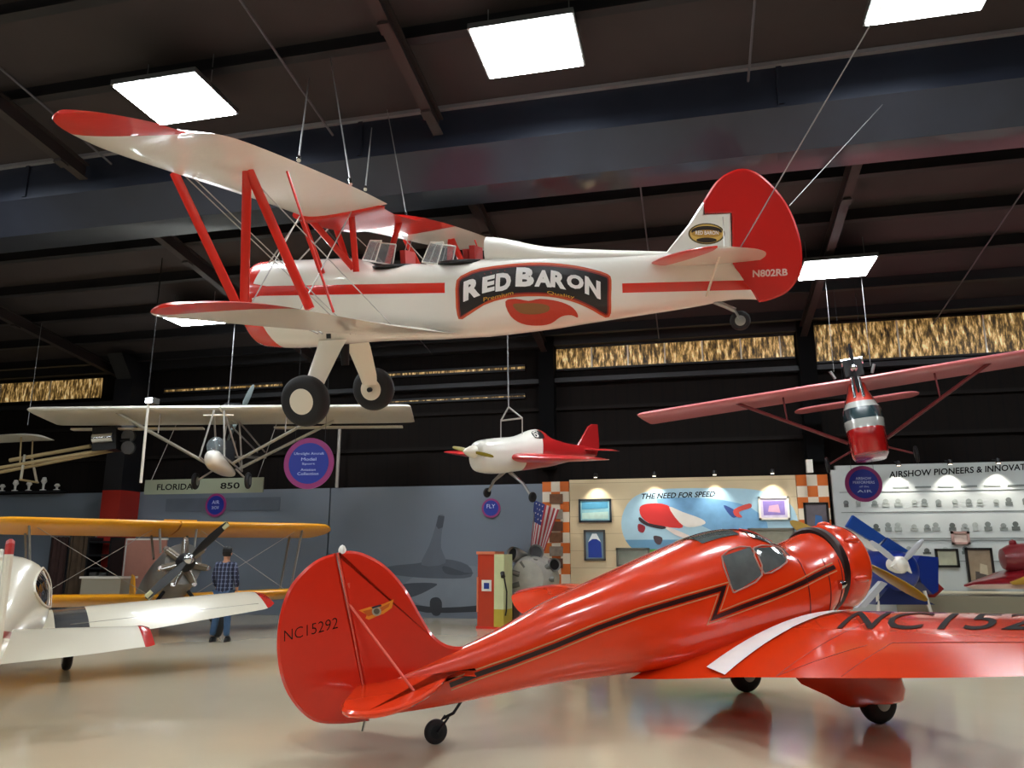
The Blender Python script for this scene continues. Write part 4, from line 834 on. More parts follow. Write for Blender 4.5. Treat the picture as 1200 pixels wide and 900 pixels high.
# clutter between the yellow wings
def stand_at(px, py): p = onfloor(px, py); return V((p.x, p.y, 0))
pb = onv(165, 700, 18.8); pk = thing('pink_display_board', 'upright salmon-pink display board with a white edge behind the silver nose', 'board', (pb.x, 18.8, 0))
MB().box((-.62, 0, .3), (.62, .06, 2.0)).build('panel', mat('salmon', 'b37c6c', .6, noise=.1), pk, 0); MB().box((-.66, -.01, .28), (-.61, .07, 2.03)).build('edge_strip', M_white, pk, 0); MB().box((-.66, -.01, 1.98), (.64, .07, 2.03)).build('top_strip', M_white, pk, 0)
for x in (-.5, .5): MB().box((x-.03, -.15, 0), (x+.03, .25, .3)).build('foot', M_dark, pk, 0)
c = onv(125, 700, 17.4); t = thing('white_counter', 'low white counter between the wings of the yellow biplane', 'counter', (c.x, 17.4, 0)); MB().box((-.62, -.3, 1.0), (.62, .3, 1.05)).build('counter_top', M_white, t, 0); MB().box((-.58, -.26, 0), (.58, .26, 1.0)).build('counter_body', mat('counter_beige', 'a19a88', .6), t, 0)
c = onv(122, 660, 18.45); t = thing('stacked_shelf_rack', 'black rack of dark shelves right behind the white counter', 'rack', (c.x, 18.45, 0))
for z in (.3, .8, 1.2, 1.55, 1.9): MB().box((-.35, -.25, z), (.35, .25, z + .05)).build('shelf', M_dark, t, 0)
for x in (-.35, .35): MB().box((x-.03, -.25, 0), (x+.03, .25, 2.05)).build('upright', M_dark, t, 0)
for k in range(2): MB().box((-.28 + .3*k, -.18, .85), (-.06 + .3*k, .1, 1.12)).build('stored_box', mat('box_grey', '4b4a48', .6), t, 0)
for px, w_, h, c1, lab in ((88, .8, 2.15, '4a3a2a', 'brown camouflage curtain panel hanging behind the yellow biplane, nearest the black rack'), (62, .6, 2.1, '3a2420', 'dark reddish-brown panel standing left of the camouflage panel'), (108, .45, 1.9, '463c28', 'narrow olive-brown panel between the camouflage panel and the black rack')):
    c = onv(px, 700, 19.0 if px == 108 else (19.25 if px == 88 else 19.4)); m = MB(); R = []
    n = 15; m.loft([[(-w_/2 + w_*i/n, .04*math.sin(i*1.7) , z) for i in range(n+1)] + [(-w_/2 + w_*i/n, .04*math.sin(i*1.7) + .02, z) for i in range(n, -1, -1)] for z in (.1, h)])
    t = thing('curtain_screen', lab, 'panel', (c.x, c.y, 0)); m.build('cloth', mat('cloth_' + c1, c1, .9, noise=.6, nscale=3), t, 40); MB().tube((-w_/2 - .05, .01, h), (w_/2 + .05, .01, h), .02).build('rail', M_alu, t); 
    for x in (-w_/2, w_/2): MB().tube((x, .01, 0), (x, .01, h), .015).build('post', M_dark, t)
# ------------------------------------------------------------------ person seen from behind
pp = onfloor(258, 752)
FH = 1.72
pt = thing('person', 'person seen from behind in a dark blue checked shirt, jeans and dark cap', 'person', Matrix.Translation((pp.x, pp.y, 0)) @ Matrix.Rotation(math.radians(10), 4, 'Z'))
def skin(name, verts, edges, radii, m, parent, sub=2):
    me = bpy.data.meshes.new(name); me.from_pydata(verts, edges, []); me.materials.append(m); o = bpy.data.objects.new(name, me); COL.objects.link(o); o.parent = parent
    md = o.modifiers.new('skin', 'SKIN'); md.use_smooth_shade = True
    for i, r in enumerate(radii): me.skin_vertices[0].data[i].radius = r if isinstance(r, tuple) else (r, r)
    me.skin_vertices[0].data[0].use_root = True
    s_ = o.modifiers.new('sub', 'SUBSURF'); s_.levels = s_.render_levels = sub; return o
M_skin = mat('skin', 'b98468', .55)
HP = [(0,0,.93),(0,.0,1.05),(0,.01,1.2),(0,.01,1.36),(0,.0,1.45),(0,.01,1.51),(0,.015,1.575),(0,.0,1.655),   # 0-7 pelvis..head
      (.16,0,1.40),(.215,.0,1.17),(.20,.1,.98),(.19,.14,.91),(-.16,0,1.40),(-.22,.01,1.16),(-.20,.12,.99),(-.18,.16,.93), # arms 8-15
      (.09,0,.86),(.10,.01,.50),(.115,-.02,.09),(-.09,0,.86),(-.115,.03,.50),(-.15,-.04,.10)]
HE = [(0,1),(1,2),(2,3),(3,4),(4,5),(5,6),(6,7),(3,8),(8,9),(9,10),(10,11),(3,12),(12,13),(13,14),(14,15),(0,16),(16,17),(17,18),(0,19),(19,20),(20,21)]
HR = [(.14,.10),(.13,.09),(.15,.10),(.15,.10),(.07,.06),(.052,.055),(.072,.085),(.062,.075),.055,.042,.032,.028,.055,.042,.032,.028,.082,.055,.04,.082,.055,.04]
body = skin('body', HP, HE, HR, M_skin, pt)
# hands, five fingers each
for sd, w0 in ((1, V((.19, .15, .91))), (-1, V((-.18, .17, .93)))):
    hv = [w0, w0 + V((0, .012, -.05))]; he = [(0, 1)]; hr = [.026, (.034, .018)]
    for j, (dx, L) in enumerate(((-.028, .07), (-.01, .08), (.01, .075), (.028, .06))):
        a = w0 + V((dx*.5*1, .018 + dx*sd*.3, -.09)); hv += [a, a + V((0, .02, -L*.5)), a + V((0, .045, -L*.85))]; i = len(hv) - 3; he += [(1, i), (i, i+1), (i+1, i+2)]; hr += [.011, .009, .007]
    a = w0 + V((-sd*.03, .02, -.05)); hv += [a, a + V((-sd*.015, .03, -.04))]; i = len(hv) - 2; he += [(1, i), (i, i+1)]; hr += [.011, .008]
    skin('hand', hv, he, hr, M_skin, pt, 1)
M_shirt = mat('checked_shirt', '1d2340', .8, paint=[(lambda X, Y, Z: ((X + .03).mod(.075) < .016), '626b84'), (lambda X, Y, Z: (Z.mod(.075) < .016), '6c7590'), (lambda X, Y, Z: ((X + .065).mod(.075) < .02) , '181c30')])
HP = HP + [(0, 0, .80)]; HE = HE + [(22, 0)]; SI = [22,0,1,2,3,4,8,9,10,12,13,14]; mp_ = {v_: i for i, v_ in enumerate(SI)}
sr = {22:(.17,.13),0:(.175,.135),1:(.165,.125),2:(.17,.12),3:(.165,.115),4:(.075,.07),8:.075,9:.06,10:.048,12:.075,13:.06,14:.048}
skin('shirt', [HP[i] for i in SI], [(mp_[a], mp_[b]) for a, b in HE if a in mp_ and b in mp_], [sr[i] for i in SI], M_shirt, pt)
JI = [0,16,17,18,19,20,21]; mj = {v_: i for i, v_ in enumerate(JI)}; jr = {0:(.15,.115),16:.096,17:.07,18:.06,19:.096,20:.07,21:.06}
skin('jeans', [HP[i] for i in JI], [(mj[a], mj[b]) for a, b in HE if a in mj and b in mj], [jr[i] for i in JI], mat('denim', '35506e', .85, noise=.15, nscale=9), pt)
for (x, y) in ((.118, -.02), (-.152, -.04)): MB().loft([[(x + .048*k*math.cos(q), y + .05 + .13*k*math.sin(q), z) for q in [2*PI*i/16 for i in range(16)]] for k, z in ((1, 0), (1.02, .03), (.85, .07), (.4, .1))]).build('shoe', M_black, pt, 60)
MB().lathe([(0, .088), (.03, .092), (.07, .085), (.1, .06), (.115, .02), (.117, .001)], (0, .005, 1.64), (0, 0, 1), 24).build('cap', M_black, pt, 60)
MB().loft([[(.085*k*math.cos(q), .01 - .005 + .085*k*math.sin(q), z) for q in [2*PI*i/20 for i in range(20)]] for k, z in ((.8, 1.56), (1, 1.6), (1.03, 1.645))]).build('hair', mat('dark_hair', '1d1613', .8), pt, 60)
for sd in (1, -1): MB().lathe([(-.012, .01), (0, .028), (.012, .01)], (.083*sd, .015, 1.605), (1, 0, 0), 12).build('ear', M_skin, pt, 60)
# face on the far side
MB().lathe([(0, .014), (.02, .01), (.03, .002)], (0, .085, 1.60), (0, 1, -.3), 10).build('nose', M_skin, pt, 60)
for x in (-.028, .028): MB().lathe([(0, .009), (.006, .006)], (x, .08, 1.62), (0, 1, 0), 10).build('eye', M_dark, pt, 60)
MB().box((-.022, .082, 1.565), (.022, .09, 1.571)).build('mouth', mat('lips', '8a4a40', .6), pt, 0)
# ------------------------------------------------------------------ white low-wing aircraft at the left edge
WP = pose(V((0, 0, 0)), math.radians(137)); tl = ond(-3, 745, 6.9); q_ = V((tl.x, tl.y, 0)) + WP.to_3x3() @ V((4.3, 0, 0)); WP.translation = V((q_.x, q_.y, 0))
wt_ = thing('white_low_wing_aircraft', 'cream-white low-wing aircraft with red wingtips parked at the left edge', 'airplane', WP)
M_wf = mat('cream_fuselage_paint', 'e4dcc6', .28, coat=.5, paint=[(lambda X, Y, Z: (((Z + X*.12) < .42) & ((Z + X*.12) > .35)), 'a83226'), (lambda X, Y, Z: (((Z + X*.12) < .33) & ((Z + X*.12) > .29)), 'c8b48a')])
wf = Fus([(-4.45,.86,.62,.04,2),(-3.8,.95,.55,.13,2.2),(-3.0,1.08,.5,.22,2.4),(-2.3,1.36,.46,.37,2.5),(-1.6,1.55,.44,.55,2.5),(-1.1,1.58,.42,.59,2.5),(-.5,1.58,.4,.6,2.4),(.0,1.5,.4,.58,2.4),(.5,1.3,.42,.52,2.4),(1.1,1.25,.46,.42,2.3),(1.5,1.15,.55,.33,2.2),(1.6,1.05,.65,.2,2)])
wfo = MB().loft(wf.rings(36)).build('fuselage', M_wf, wt_, 40)
def wpn(x, z, e=.008): return V((x, -(wf.y(x, z) + e), z))
wo = cr([(-2.25,1.18),(-1.95,1.34),(-1.5,1.43),(-1.1,1.40),(-.95,1.2),(-1.1,1.0),(-1.5,.96),(-1.95,1.02)], 3, True)
w_o = surf_poly(wo, wpn, .12).build('side_window', mat('dark_cabin_glass', '10131c', .06, coat=1), wfo, 0, fix=False); MB().path([wpn(*p, .012) for p in wo + wo[:1]], .014, 6).build('window_frame', M_cream, w_o, 40); MB().path([wpn(-1.7, .99, .016), wpn(-1.65, 1.2, .016), wpn(-1.62, 1.40, .016)], .014, 6).build('window_post', M_cream, w_o, 40)
ww = Wing([(.3,.55,.72,-1.1,.44,.22,.05),(.6,.52,.74,-1.08,.46,.22,.05),(2,.42,.85,-.98,.62,.19,.04),(3.2,.32,.95,-.82,.76,.15,.03),(3.5,.24,.97,-.74,.80,.12,.02),(3.64,.05,.97,-.6,.86,.05,0)])
M_ww = mat('cream_wing_paint', 'e6dfca', .25, coat=.6, paint=[(lambda X, Y, Z: Y.abs() > 3.5, 'c4231c'), (lambda X, Y, Z: ((Y < -.72) & (Y > -1.12) & (X < .25) & (X > -.95)), '47484a')])
for sd in (-1, 1): ww.mesh(sd).build('wing', M_ww, wt_, 45)
MB().path([(-.6, -.9 , ww.z(-.6, -.9) ), (-.62, -2.2, ww.z(-.62, -2.2)), (-.58, -3.4, ww.z(-.58, -3.4))], .006, 5).build('flap_seam', mat('seam_grey', '8c8776', .5), wt_, 40)
ws = Wing([(.02,-3.45,.86,-4.5,.66,.08,0),(.7,-3.6,.86,-4.46,.69,.075,0),(1.15,-3.75,.86,-4.4,.72,.07,0),(1.25,-3.78,.86,-4.38,.72,.09,0),(1.32,-3.85,.85,-4.32,.73,.06,0)])
M_ws = mat('cream_tail_paint', 'e6dfca', .25, coat=.6, paint=[(lambda X, Y, Z: Y.abs() > 1.22, 'c4231c')])
for sd in (-1, 1): ws.mesh(sd).build('horizontal_stabiliser', M_ws, wt_, 45)
MB().plate(cr([(-3.3,.95),(-3.7,1.35),(-4.0,1.68),(-4.2,1.72),(-4.4,1.7),(-4.5,1.3),(-4.62,.9),(-4.6,.62),(-4.4,.6)], 2) , lambda a, b, c: (a, c, b), .07, .02).build('fin', mat('cream_fin_paint', 'e4dcc6', .3, coat=.4, paint=[(lambda X, Y, Z: Z > 1.6, 'b8261c')]), wt_, 30)
for sd in (-1, 1): MB().tube((.15, .75*sd, .6), (.15, .95*sd, .2), .03).build('landing_gear_leg', M_cream, wt_); wheel(wt_, (.15, .98*sd, .19), .19, .12, M_alu)
MB().tube((-4.1, 0, .6), (-4.3, 0, .1), .018).build('tail_wheel_strut', M_dark, wt_); wheel(wt_, (-4.3, 0, .09), .09, .05, M_dark)
MB().path([(x, 0, z) for x, z in ((-1.7, 1.52), (-1.3, 1.6), (-.9, 1.62), (-.5, 1.61))], .05, 8).build('canopy_rail', M_cream, wt_, 40); prop(wt_, (1.72, 0, .9), (1, 0, 0), .8, 0.0, M_black)
# ------------------------------------------------------------------ white high-wing ultralight hanging at the left
UP = pose(ond(268, 488, 19.0), math.radians(-74), math.radians(4), math.radians(1))
ut = thing('hanging_ultralight', 'white high-wing open-frame ultralight hanging high at the left', 'ultralight', UP)
M_uw = mat('ultralight_white_fabric', 'cfcdc2', .45, coat=.2, noise=.06)
uwg = Wing([(.02,.7,.05,-.85,.0,.2,.05),(1.2,.7,.05,-.85,.0,.2,.05),(3.2,.7,.05,-.85,.0,.19,.05),(4.3,.68,.06,-.85,.01,.17,.04),(4.48,.64,.06,-.83,.02,.14,.03),(4.52,.6,.06,-.8,.02,.05,0)])
for sd in (1, -1):
    uwg.mesh(sd).build('wing', M_uw, ut, 45)
    for a, b in (((.45, 2.5*sd, .0), (.35, .28*sd, -1.25)), ((-.5, 2.5*sd, -.02), (-.3, .28*sd, -1.25))): MB().tube(a, b, .035, flat=1.4, up=(1, 0, 0)).build('wing_strut', mat('strut_pale', 'a8a79c', .4, metal=.3), ut)
    MB().tube((.4, 1.5*sd, -.5), (.4, 1.5*sd, .03), .014).build('jury_strut', M_wire, ut)
    MB().box((-1.02, .9*sd, -.1), (-.85, 4.2*sd, -.06)).build('aileron', M_uw, ut, 0)
    for a, b in (((.75, .12*sd, -.05), (.95, .28*sd, -1.2)), ((-.4, .15*sd, -.05), (-.45, .3*sd, -1.3)), ((.75, .12*sd, -.05), (-.45, .3*sd, -1.3)), ((.95, .28*sd, -1.2), (-.45, .3*sd, -1.3)), ((-.45, .3*sd, -.9), (-3.6, .1*sd, -.35)), ((-.4, .15*sd, -.05), (-3.6, .1*sd, -.3))): MB().tube(a, b, .022, n=8).build('frame_tube', M_wire, ut)
    wheel(ut, (.1, .62*sd, -1.62), .2, .1, M_alu); MB().tube((.1, .6*sd, -1.62), (-.1, .25*sd, -1.3), .022).build('landing_gear_leg', M_wire, ut)
MB().tube((.75, .35, -.16), (.75, -.35, -.16), .02, n=8).build('frame_crossbar', M_cream, ut)
MB().loft(Fus([(1.1,-1.2,-1.3,.05,2),(1.02,-1.08,-1.4,.14,2.2),(.85,-1.02,-1.45,.2,2.3),(.5,-1.12,-1.47,.22,2.4),(-.2,-1.25,-1.45,.2,2.4),(-.5,-1.32,-1.42,.12,2.2)]).rings(24)).build('nose_pod', M_white, ut, 45)
MB().loft(Fus([(1.0,-.98,-1.12,.08,2),(.9,-.78,-1.12,.17,2),(.75,-.68,-1.12,.2,2),(.55,-.72,-1.12,.18,2)]).rings(20)).build('windscreen', mat('smoky_acrylic', '7a8488', .08, alpha=.5), ut, 45)
MB().box((.0, -.2, -1.15), (.35, .2, -1.1)).build('seat', M_dark, ut, 0); MB().box((-.1, -.2, -1.15), (-.03, .2, -.6)).build('seat_back', M_dark, ut, 0)
MB().box((-.6, -.2, .15), (-.2, .2, .4)).build('engine', M_dark, ut, 0); prop(ut, (-.95, 0, .35), (-1, 0, 0), .8, math.radians(70), mat('prop_grey', '6f7a7a', .4), .07)
MB().tube((-.6, 0, .3), (-.95, 0, .35), .04).build('propeller_shaft', M_alu, ut)
MB().plate([(-3.4,-.3),(-3.9,.5),(-4.3,.55),(-4.35,-.5),(-3.6,-.45)], lambda a, b, c: (a, c, b), .05, .015).build('fin', M_uw, ut, 30); wing_simple(1.2, -3.4, -4.2, -.35, .05, 0, ut, M_uw, 'horizontal_stabiliser')
MB().path([(.3, 0, .1), (.1, 0, .22), (-.1, 0, .1)], .05).build('hoist_bracket', M_white, ut)
def up_cable(M, loc, label, r=.008, lean=0):
    p = M @ V(loc); q = V((p.x + lean, p.y, roof(p.y) - .02)); return cable(p, q, label, r)
up_cable(UP, (.1, 0, .22), 'pale cable holding up the white ultralight at its centre', .012)
# hanging floodlight
fp_ = ond(175, 470, 16.5); ft = thing('hanging_floodlight', 'bright floodlight on a thin white pole above the left wing of the ultralight', 'lamp', Matrix.Translation(fp_))
MB().tube((-.05, 0, 0), (-.05, 0, roof(fp_.y) - fp_.z), .012).build('drop_rod', M_black, ft); MB().box((-.06, -.08, -.06), (.16, .12, .06)).build('lamp_housing', M_alu, ft, 0); MB().box((-.03, -.085, -.05), (.13, -.08, .05)).build('lamp_face', mat('flood_face', 'ffffff', .5, emis=(.9, .97, 1), estr=30), ft, 0)
MB().tube((-.02, 0, -.06), (.0, 0, -1.75), .028).build('white_pole', M_white, ft)
# wall pipe in the middle
q0, q1 = onv(398, 503, 19.5), onv(393, 572, 19.5)
tag(MB().tube((q0.x, 19.5, q0.z), (q0.x, 19.5, 3.38), .045).build('wall_pipe', M_wire), 'pale vertical pipe above the joint of the grey wall panels', 'pipe')
# ------------------------------------------------------------------ pale early flyer hanging at the far left edge
FP = pose(ond(30, 548, 19.5), math.radians(15), math.radians(5)); ft2 = thing('hanging_early_flyer', 'pale hanging glider-like craft with a black engine, cut by the left edge', 'aircraft', FP)
M_wd = mat('pale_spruce', 'a8946c', .5)
MB().loft([foil_ring((x, .5, z), (x - .1, -.6, z - .02), .14 * k, (0, 0, 1), .03) for x, z, k in ((-2.6, .86, 1), (.1, .78, 1), (.3, .76, .8), (.42, .74, .2))]).build('upper_wing', M_uw, ft2, 45)
for y in (-.25, .25):
    MB().tube((-2.5, y*1.4, -.2), (2.1, y*.5, .28), .045).build('longeron', M_wd, ft2)
    MB().tube((.1, y*1.4, -.35), (.05, y*.6, .3), .03).build('strut', mat('pale_grey_strut', 'b8b2a2', .5), ft2)
    MB().tube((.0, y, .1), (0, y, .75), .018).build('wing_post', M_wd, ft2)
MB().tube((-.4, 0, .22), (1.6, 0, .42), .05).build('spar', M_wd, ft2); MB().path([(.1, -.4, -.35), (.3, 0, -.4), (.1, .4, -.35)], .025).build('skid', M_wd, ft2)
MB().box((1.75, -.25, .25), (2.35, .25, .85)).build('engine', M_black, ft2, 0); MB().lathe([(0, .13), (.5, .13)], (1.8, -.27, .55), (1, 0, 0), 16).build('silver_tank', M_chrome, ft2, 40)
for k in range(3): MB().lathe([(-.05, .17), (.05, .17)], (2.55, 0, .3 + .3*k), (0, 1, .1), 16).build('pulley', mat('grey_pulley', '5a5c60', .4, metal=.4), ft2, 40)
MB().tube((2.3, 0, .5), (2.6, 0, .5), .06).build('engine_shaft', M_dark, ft2)
p = FP @ V((0, 0, 1.1)); cable(p, V((p.x, p.y, roof(p.y))), 'thin cable holding the pale craft at the left edge', .006)
# ------------------------------------------------------------------ red and white racer hanging in the middle
CP = pose(ond(614, 530, 17.0), math.radians(237), math.radians(-4), math.radians(-7)) @ Matrix.Scale(.91, 4)
ct = thing('hanging_racer', 'small hanging racing plane, white nose and red tail, in the middle', 'airplane', CP)
M_cf = mat('racer_fuselage_paint', 'd8d5cb', .3, coat=.5, paint=[(lambda X, Y, Z: ((X < -.35) | ((X < .2) & (Z < -.08))), 'a81c1e')])
cf = Fus([(1.62,.12,-.15,.12,2),(1.55,.2,-.42,.24,2.3),(1.35,.26,-.5,.3,2.6),(.9,.32,-.52,.34,2.6),(.3,.38,-.46,.34,2.4),(-.2,.55,-.42,.32,2.2),(-.5,.56,-.38,.3,2.2),(-.9,.38,-.34,.26,2.2),(-1.6,.26,-.22,.17,2.1),(-2.5,.2,-.1,.07,2),(-2.75,.16,-.04,.03,2)])
cfo = MB().loft(cf.rings(32)).build('fuselage', M_cf, ct, 40)
M_cw = mat('racer_wing_paint', 'c22a2c', .3, coat=.5)
cwg = Wing([(.15,.75,-.12,-.65,-.2,.24,.02),(1.5,.66,-.1,-.5,-.15,.17,.02),(2.35,.55,-.08,-.3,-.1,.08,.01),(2.5,.4,-.07,-.15,-.08,.03,0)])
for sd in (1, -1): cwg.mesh(sd).build('wing', M_cw, ct, 45)
wing_simple(.95, -2.15, -2.65, .12, .05, 0, ct, M_cw, 'horizontal_stabiliser', tip=.2)
MB().plate([(-1.95,.22),(-2.35,.72),(-2.5,.8),(-2.75,.8),(-2.85,.2),(-2.75,.0),(-2.3,.05)], lambda a, b, c: (a, c, b), .05, .015).build('fin', mat('racer_fin_red', 'a81c1e', .35, coat=.4), ct, 30)
MB().lathe([(0, .15), (.12, .13), (.26, .07), (.34, .01)], (1.6, 0, -.02), (1, 0, 0), 22).build('spinner', M_cream, ct, 40); prop(ct, (1.66, 0, -.02), (1, 0, 0), .72, math.radians(187), mat('prop_yellowish', '8a7a20', .4), .05)
o = surf_poly(cr([(-.42,.36),(-.1,.36),(-.08,.48),(-.25,.54),(-.4,.52)], 2, True), lambda x, z: V((x, cf.y(x, z) + .006, z)), .1).build('canopy_window', M_black, cfo, 0, fix=False)
surf_poly(ell(-.17, .42, .07, .05, 12), lambda x, z: V((x, cf.y(x, z) + .01, z)), .1).build('window_patch', M_white, o, 0, fix=False)
for sd in (1, -1): MB().path([(.55, .1*sd, -.48), (.5, .5*sd, -.72), (.45, .72*sd, -.98)], [.05, .035, .03]).build('landing_gear_leg', M_alu, ct); wheel(ct, (.45, .78*sd, -1.02), .12, .07, M_dark)
pA = CP @ V((.75, 0, .34)); tri = [onv(587, 493, pA.y), onv(612, 490, pA.y), onv(596, 477, pA.y)]
rg = MB()
for a, b in ((0, 1), (1, 2), (2, 0)): rg.tube(tri[a], tri[b], .018, n=8)
rg.tube(tri[0], V((tri[0].x, tri[0].y, (CP @ V((.75, 0, .3))).z)), .012, n=6); rg.tube(tri[1], V((tri[1].x, tri[1].y, tri[1].z - .35)), .012, n=6)
tag(rg.build('lifting_triangle', M_wire), 'triangular wire sling on top of the small hanging racer', 'sling')
cable(tri[2], V((tri[2].x - .05, tri[2].y, roof(tri[2].y))), 'pale steel cable from the triangular sling up to the roof', .014)
# ------------------------------------------------------------------ red high-wing single-seater hanging at the right
HPm = pose(ond(1003, 452, 15.5), math.radians(-100.5), 0, math.radians(5.2))
ht = thing('hanging_red_high_wing', 'red high-wing pod aircraft seen head-on, hanging at the right', 'ultralight', HPm)
M_hw = mat('dusty_red_fabric', 'd07478', .4, coat=.3); M_hd = mat('dark_red_tube', '6e2226', .45)
hw = Wing([(.1,.55,.02,-.75,.0,.14,.02),(3.8,.55,.03,-.75,.01,.14,.02),(4.3,.54,.03,-.74,.01,.13,.02),(4.4,.5,.03,-.7,.02,.05,0)])
for sd in (1, -1):
    hw.mesh(sd).build('wing', M_hw, ht, 45)
    MB().tube((.2, 2.35*sd, .0), (.15, .35*sd, -1.15), .035, flat=1.5, up=(1, 0, 0)).build('wing_strut', M_hd, ht); MB().tube((.18, 1.4*sd, -.53), (.18, 1.4*sd, .0), .018).build('jury_strut', M_hd, ht)
    MB().tube((.1, .3*sd, -1.3), (.1, .75*sd, -1.5), .02).build('axle_strut', M_hd, ht); wheel(ht, (.1, .8*sd, -1.52), .16, .07, M_dark)
def pod():
    R = []
    for z, w_, xf, xb in ((-1.52, .28, .55, -.3), (-1.45, .33, .85, -.45), (-1.2, .34, .95, -.55), (-1.0, .35, .95, -.55), (-.8, .37, .88, -.55), (-.6, .36, .75, -.5), (-.4, .29, .6, -.45), (-.2, .21, .5, -.4), (0, .16, .45, -.35), (.12, .14, .4, -.3)):
        xm, hl = (xf+xb)/2, (xf-xb)/2; R.append([V((xm + hl*sgp(math.cos(2*PI*j/28), .7), w_*sgp(math.sin(2*PI*j/28), .7), z)) for j in range(28)])
    return MB().loft(R)
pod().build('fuselage_pod', mat('pod_paint', 'a8aaa4', .25, coat=.7, paint=[(lambda X, Y, Z: Z < -.98, 'b01818'), (lambda X, Y, Z: Z > -.42, 'c0392c'), (lambda X, Y, Z: ((Z > -.8) & (Z < -.55)), '26383c')], noise=.1), ht, 40)
MB().box((-.3, -.17, .1), (.5, .17, .42)).build('engine', M_black, ht, 0); MB().tube((.3, -.2, .44), (.3, .2, .44), .08, n=14).build('engine_silencer', M_chrome, ht)
for sd in (1, -1): MB().tube((.45, .06*sd, .15), (.55, .08*sd, -.35), .03).build('exhaust_pipe', M_chrome, ht); MB().tube((-.2, .35*sd, .25), (-.2, .42*sd, .42), .03).build('cable_anchor', M_alu, ht)
MB().tube((-.3, 0, .0), (-2.75, 0, .33), .07, .05).build('tail_boom', M_hd, ht)
wing_simple(1.32, -2.0, -2.6, .06, .09, 0, ht, M_hw, 'horizontal_stabiliser', tip=.25)
MB().plate([(-2.2,.25),(-2.3,1.3),(-2.4,1.45),(-2.6,1.45),(-2.75,.25)], lambda a, b, c: (a, c + b*.09, b), .07, .02).build('fin', mat('orange_fin', 'b84a18', .4), ht, 30)
prop(ht, (.68, 0, .22), (1, 0, 0), .5, math.radians(90), M_dark, .04); MB().tube((.5, 0, .22), (.68, 0, .22), .04).build('propeller_shaft', M_chrome, ht)
for y in (-.35, .35): up_cable(HPm, (-.2, y, .4), 'thin cable holding the red high-wing aircraft, %s of its engine' % ('left' if y < 0 else 'right'), .005)
# small junction box on the right column
c = onv(948, 544, 19.15); tag(MB().box((c.x - .07, 19.05, c.z - .2), (c.x + .07, 19.19, c.z + .1)).build('wall_lantern', M_white, smooth=0), 'small white box lamp on the black column by the checkered pillar', 'lamp')
c = onv(798, 463, 11.8 + 4); 
# ------------------------------------------------------------------ blue and white aircraft beyond the red nose
BL = pose(V((3.62, 15.55, 0)), math.radians(-72)); bl = thing('blue_aircraft', 'blue and white aircraft with tilted blue wing panels, beyond the red cowling', 'airplane', BL)
def bq(px, py, x=0.): p = trace(BL, px, py, 0, x); return p
def slab(pts, x, t, m, nm, par=bl):
    P = [bq(*p, x) for p in pts]; mb = MB(); mb.loft([[p + V((dx, 0, 0)) for p in P] for dx in (-t/2, t/2)]); return mb.build(nm, m, par, 0)
M_bp = mat('blue_wing_fabric', '16489c', .4, coat=.3, noise=.12, nscale=5)
slab([(999,604),(1037,630),(1028,638),(991,617)], -.15, .07, M_bp, 'wing_panel'); slab([(1039,630),(1063,645),(1052,656),(1031,641)], -.15, .07, M_bp, 'wing_panel')
slab([(990,619),(1028,640),(1036,646),(1024,646),(1006,638)], -.2, .06, M_white, 'wing_root_fairing')
slab([(1069,651),(1090,653),(1090,692),(1084,696),(1070,682),(1064,660)], -.6, .5, mat('deep_blue_paint', '10308a', .35, coat=.4), 'fuselage_side')
slab([(1020,708),(1036,688),(1060,694),(1090,708)], -.2, .3, mat('dark_navy_paint', '12245e', .4, coat=.4), 'lower_wing'); slab([(1026,650),(1046,652),(1052,668),(1030,672)], -.3, .1, mat('teal_blue_paint', '175a7e', .4), 'cabin_side')  # lower wing in a darker navy than the fuselage
slab([(1090,676),(1105,690),(1094,700),(1088,700)], -.8, .08, mat('diamond_red', '96201c', .4), 'rudder')
slab([(1003,712),(1012,712),(1038,684),(1031,681)], .1, .12, mat('white_grey_blade', 'b9bcc2', .35, coat=.3), 'white_strut')
h_ = bq(1055, 662, .45); MB().lathe([(-.25, .12), (-.1, .15), (.02, .15), (.08, .1), (.1, .02)], h_, (1, 0, 0), 20).build('hub', M_white, bl, 40)
hb = [(1050,660),(1055,654),(1063,658),(1068,672),(1062,668),(1056,672),(1044,664)]; slab(hb, .5, .05, M_white, 'hub_cover')
b1 = MB(); 
for tp in (bq(1082, 632, .45), bq(1020, 634, .45)):
    d = tp - h_; L = d.length; d.normalize(); c = V((1, 0, 0)).cross(d); b1.loft([foil_ring(h_ + d*L*q - c*w2, h_ + d*L*q + c*w2, .03, (1, 0, 0)) for q, w2 in ((.1, .03), (.4, .055), (.8, .05), (.97, .03), (1, .01))])
b1.build('propeller', mat('white_grey_blade', 'b9bcc2', .35), bl, 50)
for y in (-.4, .5): MB().tube((-.1, y, .95), (0, y*1.2, .2), .03).build('landing_gear_leg', M_white, bl); wheel(bl, (0, y*1.25, .2), .2, .1, M_white)
MB().loft(Fus([(.35,1.5,1.2,.12,2),(.2,1.62,1.0,.24,2.3),(-.5,1.7,.9,.34,2.4),(-1.5,1.6,.85,.3,2.4),(-3,1.4,1.0,.1,2)]).rings(24)).build('fuselage', mat('deep_blue_paint', '10308a', .35, coat=.4), bl, 40)
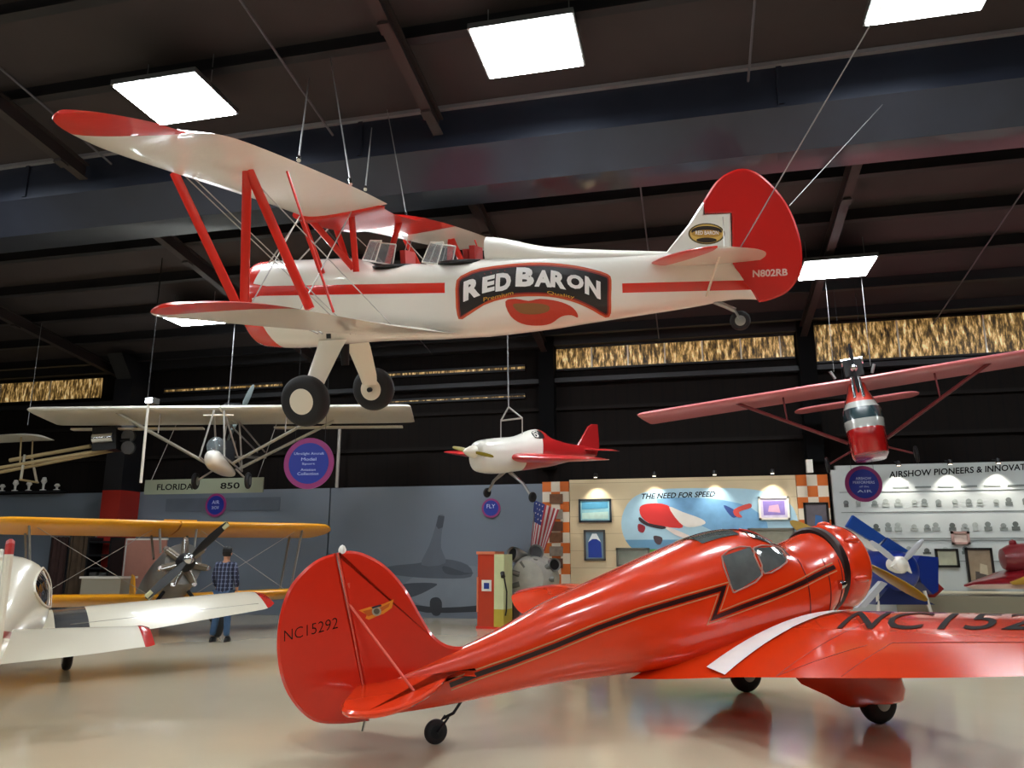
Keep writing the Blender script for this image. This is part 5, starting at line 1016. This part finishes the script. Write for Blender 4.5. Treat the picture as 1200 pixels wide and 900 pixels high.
# ------------------------------------------------------------------ maroon aircraft on the plinth at the right edge
ME = V((0, 0, .80)); mt_ = thing('maroon_display_aircraft', 'small maroon aircraft with a yellow patch on the plinth at the right edge', 'airplane', (0, 0, 0)); MV = 17.7
def mq(px, py, v=MV): return onv(px, py, v)
def mslab(pts, v, t, m, nm, par=mt_): return MB().loft([[mq(*p, v) + V((0, dy, 0)) for p in pts] for dy in (-t/2, t/2)]).build(nm, m, par, 0)
M_mr = mat('maroon_gloss', '8c1420', .3, coat=.5)
A_ = mq(1128, 687); B1 = mq(1260, 684)
MB().loft([foil_ring((A_.x + dx, MV - .05 - w2, A_.z + dz), (A_.x + dx + .05, MV + w2, A_.z + dz + dz2), th, (0, 0, 1), .03) for dx, w2, dz, th, dz2 in ((0, .03, 0, .02, 0), (.3, .3, .03, .12, .08), (.8, .55, .08, .2, .2), (1.4, .65, .14, .24, .28), (2.6, .7, .15, .24, .3))]).build('wing', M_mr, mt_, 50)
mslab([(1132,688),(1142,685),(1260,684),(1260,690),(1140,690)], MV - .6, .1, mat('maroon_pale_edge', 'd8b8a4', .4), 'leading_edge')
mslab([(1184,682),(1194,678),(1210,672),(1240,670),(1240,684),(1186,685)], MV - .75, .08, mat('mustard_patch', 'c89a3a', .4), 'yellow_patch')
c = mq(1196, 655); fr = mq(1178, 655); MB().lathe([(-.1, .05), (-.05, .2), (.1, .28), (.5, .3), (1.5, .25), (2.2, .1)], (fr.x, MV, c.z), (1, 0, .05), 24).build('fuselage', mat('maroon_dull', '8a3034', .35, coat=.4), mt_, 40)
k_ = mq(1187, 638); MB().lathe([(-.1, .05), (0, .075), (.07, .06), (.1, .01)], k_, (0, 0, 1), 14).build('filler_cap', M_mr, mt_, 40)
MB().tube((A_.x + 1.4, MV, .8), (A_.x + 1.4, MV, A_.z + .15), .04).build('support_post', M_dark, mt_)
# small red lamp on the roof rafter
c = ond(998, 232, 14.6); tag(MB().lathe([(-.05, .02), (0, .09), (.04, .09), (.06, .03)], c, (0, 0, 1), 16).build('rafter_lamp', mat('red_lamp_glass', '9c3a30', .3), None, 40), 'small red lamp on the roof rafter right of the rudder', 'lamp')
